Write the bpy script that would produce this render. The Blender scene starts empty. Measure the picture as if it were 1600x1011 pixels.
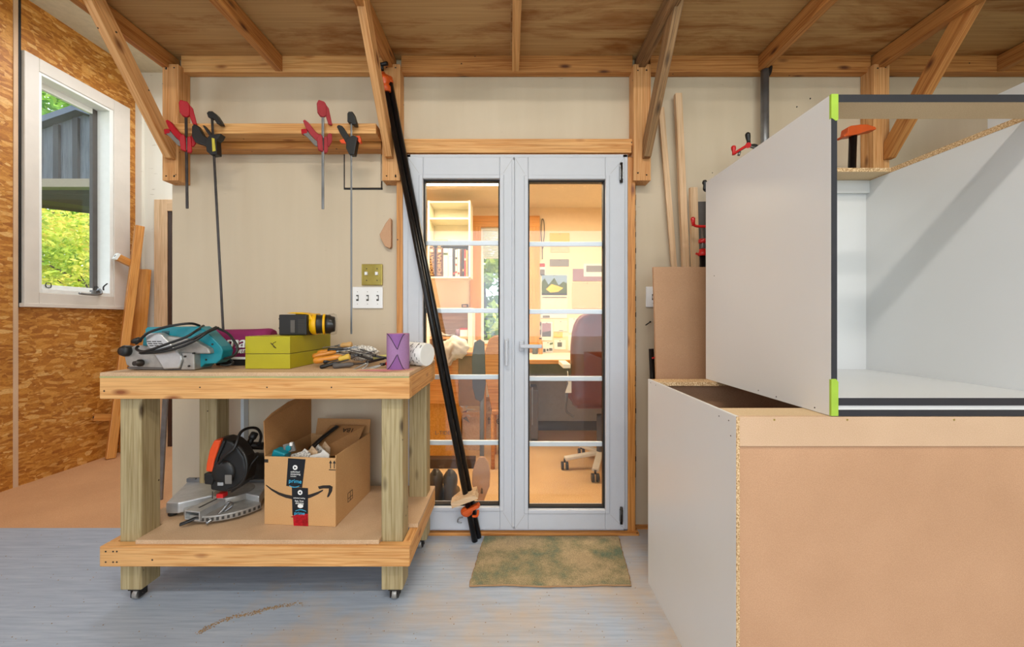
import bpy, bmesh, math, random
from mathutils import Vector, Matrix
random.seed(7)
EYE = 1.17; F = 600.0
SC = bpy.context.scene
COL = SC.collection
# ------------------------------------------------------------------ camera
cd = bpy.data.cameras.new('camera'); cam = bpy.data.objects.new('camera', cd); COL.objects.link(cam)
cam.location = (0, 0, EYE); cam.rotation_euler = (math.pi/2, 0, 0)
cd.sensor_width = 36; cd.lens = F/1600*36; cd.shift_x = 3/1600; cd.shift_y = -5.5/1600
cd.clip_start = 0.02; cd.clip_end = 200
SC.camera = cam
# ------------------------------------------------------------------ world, sun, big lights, exposure
w = bpy.data.worlds.new('world'); SC.world = w; w.use_nodes = True
bg = w.node_tree.nodes['Background']; bg.inputs[0].default_value = (0.78, 0.88, 1.0, 1); bg.inputs[1].default_value = 2.6
def lamp(name, kind, loc, rot, power, color, **kw):
    l = bpy.data.lights.new(name, kind); l.energy = power; l.color = color
    for k, v in kw.items(): setattr(l, k, v)
    o = bpy.data.objects.new(name, l); COL.objects.link(o); o.location = loc
    o.rotation_euler = [math.radians(a) for a in rot]
    return o
lamp('sun', 'SUN', (0, 0, 10), (42, 0, 75), 6.0, (1, .95, .85), angle=0.02)
# open garage doorway behind the photographer lets daylight in
lamp('doorway_daylight', 'AREA', (0.4, -3.85, 1.75), (90, 0, 0), 68, (.86, .93, 1.0), shape='RECTANGLE', size=5.0, size_y=2.6)
# ceiling tubes of the workshop (fixtures built below) 
lamp('shop_tubes', 'AREA', (-0.3, -.35, 3.24), (10, 0, 0), 38, (1, .94, .86), shape='RECTANGLE', size=1.3, size_y=.12)
lamp('shop_tubes_rear', 'AREA', (1.3, -1.25, 3.24), (12, 0, 0), 30, (1, .94, .86), shape='RECTANGLE', size=1.3, size_y=.12)
lamp('left_floor_fill', 'AREA', (-3.42, -0.6, 1.9), (90, 0, -90), 30, (.72, .86, 1.0), shape='RECTANGLE', size=1.6, size_y=1.4)  # added cool fill for the left floor; no window in this stretch of wall
lamp('bay_fill', 'AREA', (-2.5, 2.9, 3.3), (0, 0, 0), 20, (.92, .95, 1.0), shape='RECTANGLE', size=.8, size_y=.8)  # added fill to brighten the far-left wall; the bay ceiling is closed
# office tube
lamp('office_tube', 'AREA', (0.0, 3.0, 2.33), (0, 0, 0), 64, (1, .84, .60), shape='RECTANGLE', size=2.4, size_y=.8)
vs = SC.view_settings
vs.view_transform = 'Standard'; vs.look = 'None'; vs.gamma = 1; vs.use_curve_mapping = False
vs.exposure = 0.02

# ------------------------------------------------------------------ materials
def lin(h):
    if isinstance(h, tuple): return h
    h = h.lstrip('#'); r = []
    for i in (0, 2, 4):
        c = int(h[i:i+2], 16)/255
        r.append(c/12.92 if c <= .04045 else ((c+.055)/1.055)**2.4)
    return (r[0], r[1], r[2], 1)
def nodes(name):
    m = bpy.data.materials.new(name); m.use_nodes = True
    nt = m.node_tree; return m, nt, nt.nodes['Principled BSDF']
def N(nt, t, **kw):
    n = nt.nodes.new(t)
    for k, v in kw.items():
        if k in n.inputs: n.inputs[k].default_value = v
        else: setattr(n, k, v)
    return n
def ramp(nt, stops):
    r = nt.nodes.new('ShaderNodeValToRGB'); e = r.color_ramp.elements
    while len(e) > 2: e.remove(e[-1])
    e[0].position, e[0].color = stops[0][0], lin(stops[0][1])
    e[1].position, e[1].color = stops[1][0], lin(stops[1][1])
    for p, c in stops[2:]:
        x = e.new(p); x.color = lin(c)
    return r
def coords(nt, scale=(1, 1, 1), obj=False):
    if obj: tc = N(nt, 'ShaderNodeTexCoord'); src = tc.outputs['Object']
    else: tc = N(nt, 'ShaderNodeAttribute', attribute_name='gc'); src = tc.outputs['Vector']
    mp = N(nt, 'ShaderNodeMapping'); mp.inputs['Scale'].default_value = scale
    nt.links.new(src, mp.inputs['Vector']); return mp.outputs[0]
def plain(name, c, rough=.5, metal=0, var=0.06, scale=25, bump=0, spec=.5):
    m, nt, b = nodes(name)
    v = coords(nt)
    n = N(nt, 'ShaderNodeTexNoise', Scale=scale, Detail=4.0)
    nt.links.new(v, n.inputs['Vector'])
    mx = N(nt, 'ShaderNodeMix', data_type='RGBA', blend_type='MULTIPLY'); mx.inputs[0].default_value = 1
    r = ramp(nt, [(.3, (1-2*var, 1-2*var, 1-2*var, 1)), (.7, (1, 1, 1, 1))])
    nt.links.new(n.outputs[0], r.inputs[0]); mx.inputs[6].default_value = lin(c); nt.links.new(r.outputs[0], mx.inputs[7])
    nt.links.new(mx.outputs[2], b.inputs['Base Color'])
    b.inputs['Roughness'].default_value = rough; b.inputs['Metallic'].default_value = metal
    b.inputs['Specular IOR Level'].default_value = spec
    if bump:
        bp = N(nt, 'ShaderNodeBump', Strength=bump, Distance=.002); nt.links.new(n.outputs[0], bp.inputs['Height']); nt.links.new(bp.outputs[0], b.inputs['Normal'])
    return m
def wood(name, c1, c2, c3, rough=.62, rings=11, knots=True, grain=1.0, stain=None):
    m, nt, b = nodes(name); L = nt.links.new
    v = coords(nt, (.42, 20, 20))
    n1 = N(nt, 'ShaderNodeTexNoise', Scale=rings*.35, Detail=3.0, Distortion=.6); L(v, n1.inputs['Vector'])
    mul = N(nt, 'ShaderNodeMath', operation='MULTIPLY'); mul.inputs[1].default_value = 7; L(n1.outputs[0], mul.inputs[0])
    fr = N(nt, 'ShaderNodeMath', operation='PINGPONG'); fr.inputs[1].default_value = 1; L(mul.outputs[0], fr.inputs[0])
    r = ramp(nt, [(0, c2), (.55, c1), (1, c1)]); L(fr.outputs[0], r.inputs[0])
    v2 = coords(nt, (5, 160, 160)); n2 = N(nt, 'ShaderNodeTexNoise', Scale=1.0, Detail=2.0); L(v2, n2.inputs['Vector'])
    r2 = ramp(nt, [(.35, (.80, .76, .72, 1)), (.6, (1, 1, 1, 1))]); L(n2.outputs[0], r2.inputs[0])
    mx = N(nt, 'ShaderNodeMix', data_type='RGBA', blend_type='MULTIPLY'); mx.inputs[0].default_value = .75*grain
    L(r.outputs[0], mx.inputs[6]); L(r2.outputs[0], mx.inputs[7]); col = mx.outputs[2]
    v3 = coords(nt, (1, 3, 3)); n3 = N(nt, 'ShaderNodeTexNoise', Scale=2.2, Detail=3.0); L(v3, n3.inputs['Vector'])
    r3 = ramp(nt, [(.3, (.82, .78, .72, 1)), (.65, (1.0, 1.0, 1.0, 1))]); L(n3.outputs[0], r3.inputs[0])
    mx3 = N(nt, 'ShaderNodeMix', data_type='RGBA', blend_type='MULTIPLY'); mx3.inputs[0].default_value = .8
    L(col, mx3.inputs[6]); L(r3.outputs[0], mx3.inputs[7]); col = mx3.outputs[2]
    if knots:
        v4 = coords(nt, (2.4, 7, 7)); k = N(nt, 'ShaderNodeTexVoronoi', Scale=1.6); L(v4, k.inputs['Vector'])
        rk = ramp(nt, [(.05, (1, 1, 1, 1)), (.17, (0, 0, 0, 1))]); L(k.outputs['Distance'], rk.inputs[0])
        mk = N(nt, 'ShaderNodeMix', data_type='RGBA'); L(rk.outputs[0], mk.inputs[0]); L(col, mk.inputs[6]); mk.inputs[7].default_value = lin(c3); col = mk.outputs[2]
        v5 = coords(nt, (1, 1, 1)); k2 = N(nt, 'ShaderNodeTexVoronoi', Scale=13.0); L(v5, k2.inputs['Vector'])
        rk2 = ramp(nt, [(.045, (1, 1, 1, 1)), (.06, (0, 0, 0, 1))]); L(k2.outputs['Distance'], rk2.inputs[0])
        mk2 = N(nt, 'ShaderNodeMix', data_type='RGBA'); L(rk2.outputs[0], mk2.inputs[0]); L(col, mk2.inputs[6]); mk2.inputs[7].default_value = (.05, .025, .012, 1); col = mk2.outputs[2]
    L(col, b.inputs['Base Color']); b.inputs['Roughness'].default_value = rough
    bp = N(nt, 'ShaderNodeBump', Strength=.12, Distance=.002); L(n2.outputs[0], bp.inputs['Height']); L(bp.outputs[0], b.inputs['Normal'])
    return m
def osb(name):
    m, nt, b = nodes(name); L = nt.links.new
    v = coords(nt, (1, 1, 1), obj=True)
    wn = N(nt, 'ShaderNodeTexNoise', Scale=6.0, Detail=2.0); L(v, wn.inputs['Vector'])
    va = N(nt, 'ShaderNodeVectorMath', operation='SCALE'); va.inputs[3].default_value = .05; L(wn.outputs[1], va.inputs[0])
    vb = N(nt, 'ShaderNodeVectorMath', operation='ADD'); L(v, vb.inputs[0]); L(va.outputs[0], vb.inputs[1])
    outs = []
    for i, (sc, rot) in enumerate([((1, 24, 84), .35), ((1, 13, 44), -.55)]):
        mp = N(nt, 'ShaderNodeMapping'); mp.inputs['Rotation'].default_value = (rot, 0, 0); mp.inputs['Scale'].default_value = sc
        L(vb.outputs[0], mp.inputs['Vector'])
        vo = N(nt, 'ShaderNodeTexVoronoi', Scale=1.0, Randomness=1.0); L(mp.outputs[0], vo.inputs['Vector'])
        sp = N(nt, 'ShaderNodeSeparateColor'); L(vo.outputs['Color'], sp.inputs[0]); outs.append((sp.outputs[0], vo.outputs['Distance']))
    big = N(nt, 'ShaderNodeTexNoise', Scale=5.0, Detail=3.0); L(v, big.inputs['Vector'])
    sel = N(nt, 'ShaderNodeMath', operation='GREATER_THAN'); sel.inputs[1].default_value = .5; L(big.outputs[0], sel.inputs[0])
    mxf = N(nt, 'ShaderNodeMix', data_type='FLOAT'); L(sel.outputs[0], mxf.inputs[0]); L(outs[0][0], mxf.inputs[2]); L(outs[1][0], mxf.inputs[3])
    r = ramp(nt, [(0, '#a8661e'), (.3, '#bd7a2a'), (.6, '#cc8c38'), (.85, '#d99c4a'), (1, '#e6b670')]); L(mxf.outputs[0], r.inputs[0])
    fib = N(nt, 'ShaderNodeTexNoise', Scale=1.0, Detail=3.0); vf = coords(nt, (1, 60, 190), obj=True); L(vf, fib.inputs['Vector'])
    rf = ramp(nt, [(.3, (.62, .5, .4, 1)), (.6, (1, 1, 1, 1))]); L(fib.outputs[0], rf.inputs[0])
    mx = N(nt, 'ShaderNodeMix', data_type='RGBA', blend_type='MULTIPLY'); mx.inputs[0].default_value = .7; L(r.outputs[0], mx.inputs[6]); L(rf.outputs[0], mx.inputs[7])
    rb = ramp(nt, [(.3, (.70, .62, .5, 1)), (.6, (1, 1, 1, 1))]); L(big.outputs[0], rb.inputs[0])
    mx2 = N(nt, 'ShaderNodeMix', data_type='RGBA', blend_type='MULTIPLY'); mx2.inputs[0].default_value = .6; L(mx.outputs[2], mx2.inputs[6]); L(rb.outputs[0], mx2.inputs[7])
    L(mx2.outputs[2], b.inputs['Base Color']); b.inputs['Roughness'].default_value = .5
    return m
def painted_floor(name):
    m, nt, b = nodes(name); L = nt.links.new
    v = coords(nt, (3.5, 60, 1), obj=True)
    n = N(nt, 'ShaderNodeTexNoise', Scale=1.2, Detail=6.0, Roughness=.65); L(v, n.inputs['Vector'])
    r = ramp(nt, [(.25, '#909cae'), (.5, '#a3afc0'), (.75, '#b6c0cc')]); L(n.outputs[0], r.inputs[0])
    v2 = coords(nt, (1.3, 1.6, 1), obj=True); n2 = N(nt, 'ShaderNodeTexNoise', Scale=1.6, Detail=5.0, Roughness=.7); L(v2, n2.inputs['Vector'])
    # sawdust film, thinned at left to paint in the cool window daylight there
    tc = N(nt, 'ShaderNodeTexCoord'); sx = N(nt, 'ShaderNodeSeparateXYZ'); L(tc.outputs['Object'], sx.inputs[0])
    mr = N(nt, 'ShaderNodeMapRange'); mr.inputs[1].default_value = -2.2; mr.inputs[2].default_value = 1.0; mr.inputs[3].default_value = -.17; mr.inputs[4].default_value = .16
    L(sx.outputs[0], mr.inputs[0])
    ad = N(nt, 'ShaderNodeMath', operation='ADD'); L(n2.outputs[0], ad.inputs[0]); L(mr.outputs[0], ad.inputs[1])
    rd = ramp(nt, [(.46, (0, 0, 0, 1)), (.78, (.8, .8, .8, 1))]); L(ad.outputs[0], rd.inputs[0])
    mx = N(nt, 'ShaderNodeMix', data_type='RGBA'); L(rd.outputs[0], mx.inputs[0]); L(r.outputs[0], mx.inputs[6]); mx.inputs[7].default_value = lin('#c4a883')
    n3 = N(nt, 'ShaderNodeTexVoronoi', Scale=22.0); L(coords(nt, (1, 1, 1), obj=True), n3.inputs['Vector'])
    r3 = ramp(nt, [(.03, (1, 1, 1, 1)), (.07, (0, 0, 0, 1))]); L(n3.outputs['Distance'], r3.inputs[0])
    mk = N(nt, 'ShaderNodeMix', data_type='RGBA'); L(r3.outputs[0], mk.inputs[0]); L(mx.outputs[2], mk.inputs[6]); mk.inputs[7].default_value = lin('#8d7c66')
    L(mk.outputs[2], b.inputs['Base Color']); b.inputs['Roughness'].default_value = .5
    bp = N(nt, 'ShaderNodeBump', Strength=.15, Distance=.003); L(n.outputs[0], bp.inputs['Height']); L(bp.outputs[0], b.inputs['Normal'])
    return m
def cream(name, c='#cfbfa6', c2='#c6b59b'):
    m, nt, b = nodes(name); L = nt.links.new
    n = N(nt, 'ShaderNodeTexNoise', Scale=1.0, Detail=5.0); L(coords(nt, (9, 9, .8), obj=True), n.inputs['Vector'])
    r = ramp(nt, [(.25, c2), (.8, c)]); L(n.outputs[0], r.inputs[0])
    vo = N(nt, 'ShaderNodeTexVoronoi', Scale=3.1); L(coords(nt, (1, 1, 1), obj=True), vo.inputs['Vector'])
    rk = ramp(nt, [(.012, (1, 1, 1, 1)), (.02, (0, 0, 0, 1))]); L(vo.outputs['Distance'], rk.inputs[0])
    n2 = N(nt, 'ShaderNodeTexNoise', Scale=1.0, Detail=4.0); L(coords(nt, (9, 9, 60), obj=True), n2.inputs['Vector'])
    r2 = ramp(nt, [(.70, (0, 0, 0, 1)), (.74, (.5, .5, .5, 1))]); L(n2.outputs[0], r2.inputs[0])
    ad = N(nt, 'ShaderNodeMath', operation='MAXIMUM'); L(rk.outputs[0], ad.inputs[0]); L(r2.outputs[0], ad.inputs[1])
    mk = N(nt, 'ShaderNodeMix', data_type='RGBA'); L(ad.outputs[0], mk.inputs[0]); L(r.outputs[0], mk.inputs[6]); mk.inputs[7].default_value = lin('#9a8a70')
    L(mk.outputs[2], b.inputs['Base Color']); b.inputs['Roughness'].default_value = .55
    return m
def speckle(name, c1, c2, c3, scale=260, rough=.7, big=3.0, spec=.3):
    m, nt, b = nodes(name); L = nt.links.new
    n = N(nt, 'ShaderNodeTexNoise', Scale=scale, Detail=2.0); L(coords(nt, obj=False), n.inputs['Vector'])
    r = ramp(nt, [(.32, c2), (.5, c1), (.68, c3)]); L(n.outputs[0], r.inputs[0])
    n2 = N(nt, 'ShaderNodeTexNoise', Scale=big, Detail=4.0); L(coords(nt), n2.inputs['Vector'])
    r2 = ramp(nt, [(.3, (.88, .86, .84, 1)), (.7, (1, 1, 1, 1))]); L(n2.outputs[0], r2.inputs[0])
    mx = N(nt, 'ShaderNodeMix', data_type='RGBA', blend_type='MULTIPLY'); mx.inputs[0].default_value = 1; L(r.outputs[0], mx.inputs[6]); L(r2.outputs[0], mx.inputs[7])
    L(mx.outputs[2], b.inputs['Base Color']); b.inputs['Roughness'].default_value = rough; b.inputs['Specular IOR Level'].default_value = spec
    return m
def matcarpet(name):
    m, nt, b = nodes(name); L = nt.links.new
    n = N(nt, 'ShaderNodeTexNoise', Scale=420.0, Detail=2.0); L(coords(nt), n.inputs['Vector'])
    r = ramp(nt, [(.35, (.45, .45, .45, 1)), (.65, (1.15, 1.15, 1.15, 1))]); L(n.outputs[0], r.inputs[0])
    n2 = N(nt, 'ShaderNodeTexNoise', Scale=4.2, Detail=5.0, Roughness=.7); L(coords(nt), n2.inputs['Vector'])
    r2 = ramp(nt, [(.36, '#73826a'), (.48, '#a39670'), (.58, '#c4ac84')]); L(n2.outputs[0], r2.inputs[0])
    mx = N(nt, 'ShaderNodeMix', data_type='RGBA', blend_type='MULTIPLY'); mx.inputs[0].default_value = 1; L(r2.outputs[0], mx.inputs[6]); L(r.outputs[0], mx.inputs[7])
    L(mx.outputs[2], b.inputs['Base Color']); b.inputs['Roughness'].default_value = .95
    bp = N(nt, 'ShaderNodeBump', Strength=.8, Distance=.004); L(n.outputs[0], bp.inputs['Height']); L(bp.outputs[0], b.inputs['Normal'])
    return m
def plydeck(name):
    m, nt, b = nodes(name); L = nt.links.new
    n = N(nt, 'ShaderNodeTexNoise', Scale=1.0, Detail=4.0); L(coords(nt, (1.5, 120, 120)), n.inputs['Vector'])
    r = ramp(nt, [(.3, '#b08a58'), (.7, '#c6a06c')]); L(n.outputs[0], r.inputs[0])
    n2 = N(nt, 'ShaderNodeTexNoise', Scale=1.0, Detail=6.0, Roughness=.65, Distortion=.4); L(coords(nt, (1.6, 8, 8)), n2.inputs['Vector'])
    r2 = ramp(nt, [(.48, (1, 1, 1, 1)), (.62, '#d0b08a'), (.78, '#9c7048')]); L(n2.outputs[0], r2.inputs[0])
    mx = N(nt, 'ShaderNodeMix', data_type='RGBA', blend_type='MULTIPLY'); mx.inputs[0].default_value = 1; L(r.outputs[0], mx.inputs[6]); L(r2.outputs[0], mx.inputs[7])
    L(mx.outputs[2], b.inputs['Base Color']); b.inputs['Roughness'].default_value = .6; return m
def emit(name, c, s):
    m = bpy.data.materials.new(name); m.use_nodes = True; nt = m.node_tree; nt.nodes.clear()
    e = N(nt, 'ShaderNodeEmission', Strength=s); e.inputs[0].default_value = lin(c)
    o = nt.nodes.new('ShaderNodeOutputMaterial'); nt.links.new(e.outputs[0], o.inputs[0]); return m
def glass(name, tint=(1, 1, 1, 1)):
    m = bpy.data.materials.new(name); m.use_nodes = True; nt = m.node_tree; nt.nodes.clear(); L = nt.links.new
    t = N(nt, 'ShaderNodeBsdfTransparent'); t.inputs[0].default_value = tint
    g = N(nt, 'ShaderNodeBsdfGlossy', Roughness=.015); f = N(nt, 'ShaderNodeLayerWeight', Blend=.5)
    pw = N(nt, 'ShaderNodeMath', operation='POWER'); pw.inputs[1].default_value = 5; L(f.outputs['Facing'], pw.inputs[0])
    ml = N(nt, 'ShaderNodeMath', operation='MULTIPLY_ADD'); ml.inputs[1].default_value = .9; ml.inputs[2].default_value = .035; L(pw.outputs[0], ml.inputs[0])
    mx = N(nt, 'ShaderNodeMixShader'); L(ml.outputs[0], mx.inputs[0]); L(t.outputs[0], mx.inputs[1]); L(g.outputs[0], mx.inputs[2])
    o = nt.nodes.new('ShaderNodeOutputMaterial'); L(mx.outputs[0], o.inputs[0]); return m
def leaf(name, c1, c2, c3):
    m, nt, b = nodes(name); L = nt.links.new
    n = N(nt, 'ShaderNodeTexNoise', Scale=.9, Detail=6.0); L(coords(nt, obj=True), n.inputs['Vector'])
    r = ramp(nt, [(.35, c1), (.5, c2), (.65, c3)]); L(n.outputs[0], r.inputs[0]); L(r.outputs[0], b.inputs['Base Color'])
    b.inputs['Roughness'].default_value = .6
    tr = N(nt, 'ShaderNodeBsdfTranslucent'); L(r.outputs[0], tr.inputs[0]); ms = N(nt, 'ShaderNodeMixShader'); ms.inputs[0].default_value = .45
    out = nt.nodes['Material Output']; L(b.outputs[0], ms.inputs[1]); L(tr.outputs[0], ms.inputs[2]); L(ms.outputs[0], out.inputs[0])
    return m
M = dict(
 pine=wood('pine', '#e0aa70', '#c8884a', '#6d3a18'),
 pine_rail=wood('pine_rail', '#e6b070', '#cf8f4c', '#8a4c22'),
 pine_red=wood('pine_red', '#c98c4c', '#a9672c', '#5c2f12'),
 pine_trim=wood('pine_trim', '#d69650', '#b87430', '#7a421a', rough=.45),
 weathered=wood('weathered_wood', '#a07c54', '#6f5236', '#4a3420', rings=20),
 treated=wood('treated_post', '#b5a47c', '#9c8a5e', '#4c3a20', rings=13),
 pine_office=wood('pine_office', '#e8a550', '#d88f38', '#9a5a20', rough=.4, knots=False),
 orange_wood=wood('orange_wood', '#dc9a4e', '#c67c30', '#8b4a1c', rough=.4, knots=False),
 pale_wood=wood('pale_wood', '#d8b892', '#c7a27a', '#8a6a48', knots=False),
 maple=wood('pale_strip', '#e2c09a', '#d4ac82', '#a97c4e', knots=False),
 deck=plydeck('plywood_deck'),
 benchtop=speckle('bench_plywood', '#cdac89', '#bf9c77', '#d8ba98', scale=420, big=9),
 ply_floor=speckle('plywood_floor', '#d4a276', '#cc986a', '#dcac82', scale=300, big=3),
 osb=osb('strand_board'), floor=painted_floor('painted_floor'), cream=cream('cream_wall'),
 white_wall=cream('white_wall', '#e9e4d8', '#dcd5c6'),
 ceiling=plain('ceiling_board', '#cfc4a8', .8),
 melamine=plain('melamine', '#dcdddd', .32, var=.015, scale=3),
 chip=speckle('chipboard', '#d0ac80', '#9a7448', '#ecd4ac', scale=220),
 mdf=speckle('fibreboard', '#c79c7a', '#bf9472', '#cea482', scale=420, big=4),
 mdf_pale=speckle('fibreboard_pale', '#d6b596', '#d0ae8e', '#dcbc9e', scale=420, big=4),
 mdf_dark=speckle('fibreboard_leaning', '#bf9674', '#b78e6c', '#c69e7c', scale=420, big=4),
 raw=speckle('raw_stretcher', '#d6bc96', '#cfb48c', '#dcc29c', scale=400),
 pvc=plain('white_pvc', '#c3c6cd', .45, var=.01), gasket=plain('black_gasket', '#0f0e0e', .6),
 bar=plain('glazing_bar_white', '#cfd8de', .35, var=.01),
 black=plain('black_plastic', '#191817', .45), blackpipe=plain('black_pipe', '#1c1a1a', .3, metal=.35, var=.2, scale=60),
 steel=plain('steel', '#8e9092', .35, metal=.9), darksteel=plain('dark_steel', '#4a4542', .4, metal=.8, var=.2), alu=plain('aluminium', '#c9cbcc', .38, metal=.65, var=.1),
 galv=plain('galvanised', '#8c8e90', .4, metal=.7, var=.15, scale=14),
 red=plain('red_plastic', '#b01422', .5, spec=.25), fadedred=plain('faded_red_plastic', '#a8383e', .6, spec=.25), redmetal=plain('red_enamel', '#d01c1c', .3), greyplastic=plain('grey_plastic', '#77726c', .5),
 orange=plain('orange_plastic', '#e8501c', .4), orange2=plain('orange_enamel', '#d4571c', .35), yellow=plain('yellow_plastic', '#f2b705', .4), labelyellow=plain('label_yellow', '#c9b73a', .5),
 teal=plain('teal_casing', '#0d8290', .35), magenta=plain('magenta_cloth', '#8a1f58', .85, var=.12, scale=12, bump=.4), white=plain('white', '#eeeeea', .5, var=.02),
 casting=plain('cast_metal', '#aaa6a0', .42, metal=.5, var=.12, scale=40), olive=plain('olive_paint', '#b3a80c', .5, var=.08, scale=6), mdfside=plain('olive_edge', '#d8cf7a', .6),
 brass=plain('brass_plate', '#b5a254', .3, metal=.75, var=.1), plate=plain('white_plate', '#efefef', .35, var=.01), slot=plain('slot_dark', '#3a3733', .6),
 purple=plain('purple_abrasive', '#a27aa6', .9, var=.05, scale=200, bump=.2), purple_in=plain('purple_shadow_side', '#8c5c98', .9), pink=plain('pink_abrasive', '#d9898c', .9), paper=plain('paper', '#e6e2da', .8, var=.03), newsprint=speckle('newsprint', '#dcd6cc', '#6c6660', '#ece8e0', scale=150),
 cardboard=speckle('cardboard', '#cc9e6a', '#c89864', '#d0a370', scale=300, big=4), cardboard_in=speckle('cardboard_inside', '#b08050', '#aa7a4a', '#b68656', scale=300), tape=plain('tape_black', '#14161a', .25), tapeblue=plain('tape_blue', '#3db6e0', .4), redfoil=plain('red_tape', '#c01226', .15, var=.3, scale=80),
 green=plain('green_tape', '#a3c640', .6), edgeband=plain('black_edging', '#2c2e36', .35), ink=plain('ink', '#221a14', .6),
 handle=plain('varnished_handle', '#d98a2b', .35, var=.1), handle2=plain('yellow_handle', '#dcb64c', .35, var=.1), handle3=plain('pale_handle', '#dfae6c', .4),
 clear=glass('clear_plastic', (.93, .93, .93, 1)), glass=glass('window_glass', (.99, .99, .99, 1)),
 carpet=matcarpet('mat_pile'), matback=plain('mat_backing', '#a8835c', .9),
 office_wall=plain('office_wall', '#f0d8b4', .7, var=.02), office_ceiling=plain('office_ceiling', '#e6d6bc', .8, var=.02), office_floor=speckle('office_carpet', '#d2ac7c', '#c49c6c', '#dcb88a', scale=160, rough=.95),
 shelfwhite=plain('shelf_white', '#f2ecd4', .4, var=.01), grey=plain('grey_laminate', '#9a948a', .6), greydark=plain('dark_grey', '#5a5450', .6), brown=plain('brown_panel', '#8a6a4c', .6), leather=plain('brown_leather', '#6a2814', .35, var=.1, scale=8, bump=.3),
 darkwood=plain('dark_wood', '#3a2418', .5), carton=speckle('carton', '#e0a040', '#d89838', '#e8aa4c', scale=60), carton_pale=speckle('carton_pale', '#dcc0a0', '#d4b696', '#e4caac', scale=60),
 boot=plain('boot_rubber', '#3f3a33', .5, var=.1), sole=plain('boot_sole', '#55524a', .7), cloth=plain('cloth', '#d8d2c4', .9, var=.06, scale=10), bookbrown=plain('book_brown', '#5e3618', .5), gold=plain('gold_letters', '#d8b070', .4), bookred=plain('book_red', '#b8402c', .5), bookdark=plain('book_dark', '#3a3330', .5), bookcream=plain('book_cream', '#e6ddc6', .6),
 casing=plain('window_casing_paint', '#ddd4ca', .5, var=.04, scale=8), blind=plain('blind_white', '#f4f4f0', .6, var=.01), tube=emit('lit_tube', (1, .86, .62, 1), 9), shoptube=emit('lit_shop_tube', (1, .95, .86, 1), 6),
 leaf1=leaf('leaf_yellow_green', '#6a9a28', '#c0cc48', '#f0d468'), leaf2=leaf('leaf_green', '#3c7a28', '#84b440', '#c8dc6c'), bark=plain('bark', '#4c3c2c', .9),
 siding=wood('grey_siding', '#5f6770', '#454b54', '#2c3036', knots=False), batten=plain('dark_batten', '#2a2c30', .7), roof=plain('roof_metal', '#3c4c60', .4), fascia=plain('fascia', '#847a68', .7), soffit=plain('soffit', '#3c342c', .8), grass=plain('grass', '#5c7a34', .9, var=.2, scale=3),
 skyblue=plain('print_blue', '#8aa4c0', .5), printgreen=plain('print_green', '#5c6c30', .5, var=.3, scale=60), printgrey=plain('print_grey', '#8c8680', .5, var=.2, scale=80), mauve=plain('print_mauve', '#9a7c88', .5), yellowpaper=plain('yellow_paper', '#ecc04c', .7),
 sawdust=speckle('sawdust', '#a88c6c', '#6e5a44', '#c8ac88', scale=400), greenline=plain('green_chalk', '#a3ad78', .8), carve=plain('scar', '#5a4c10', .7),
)

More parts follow.
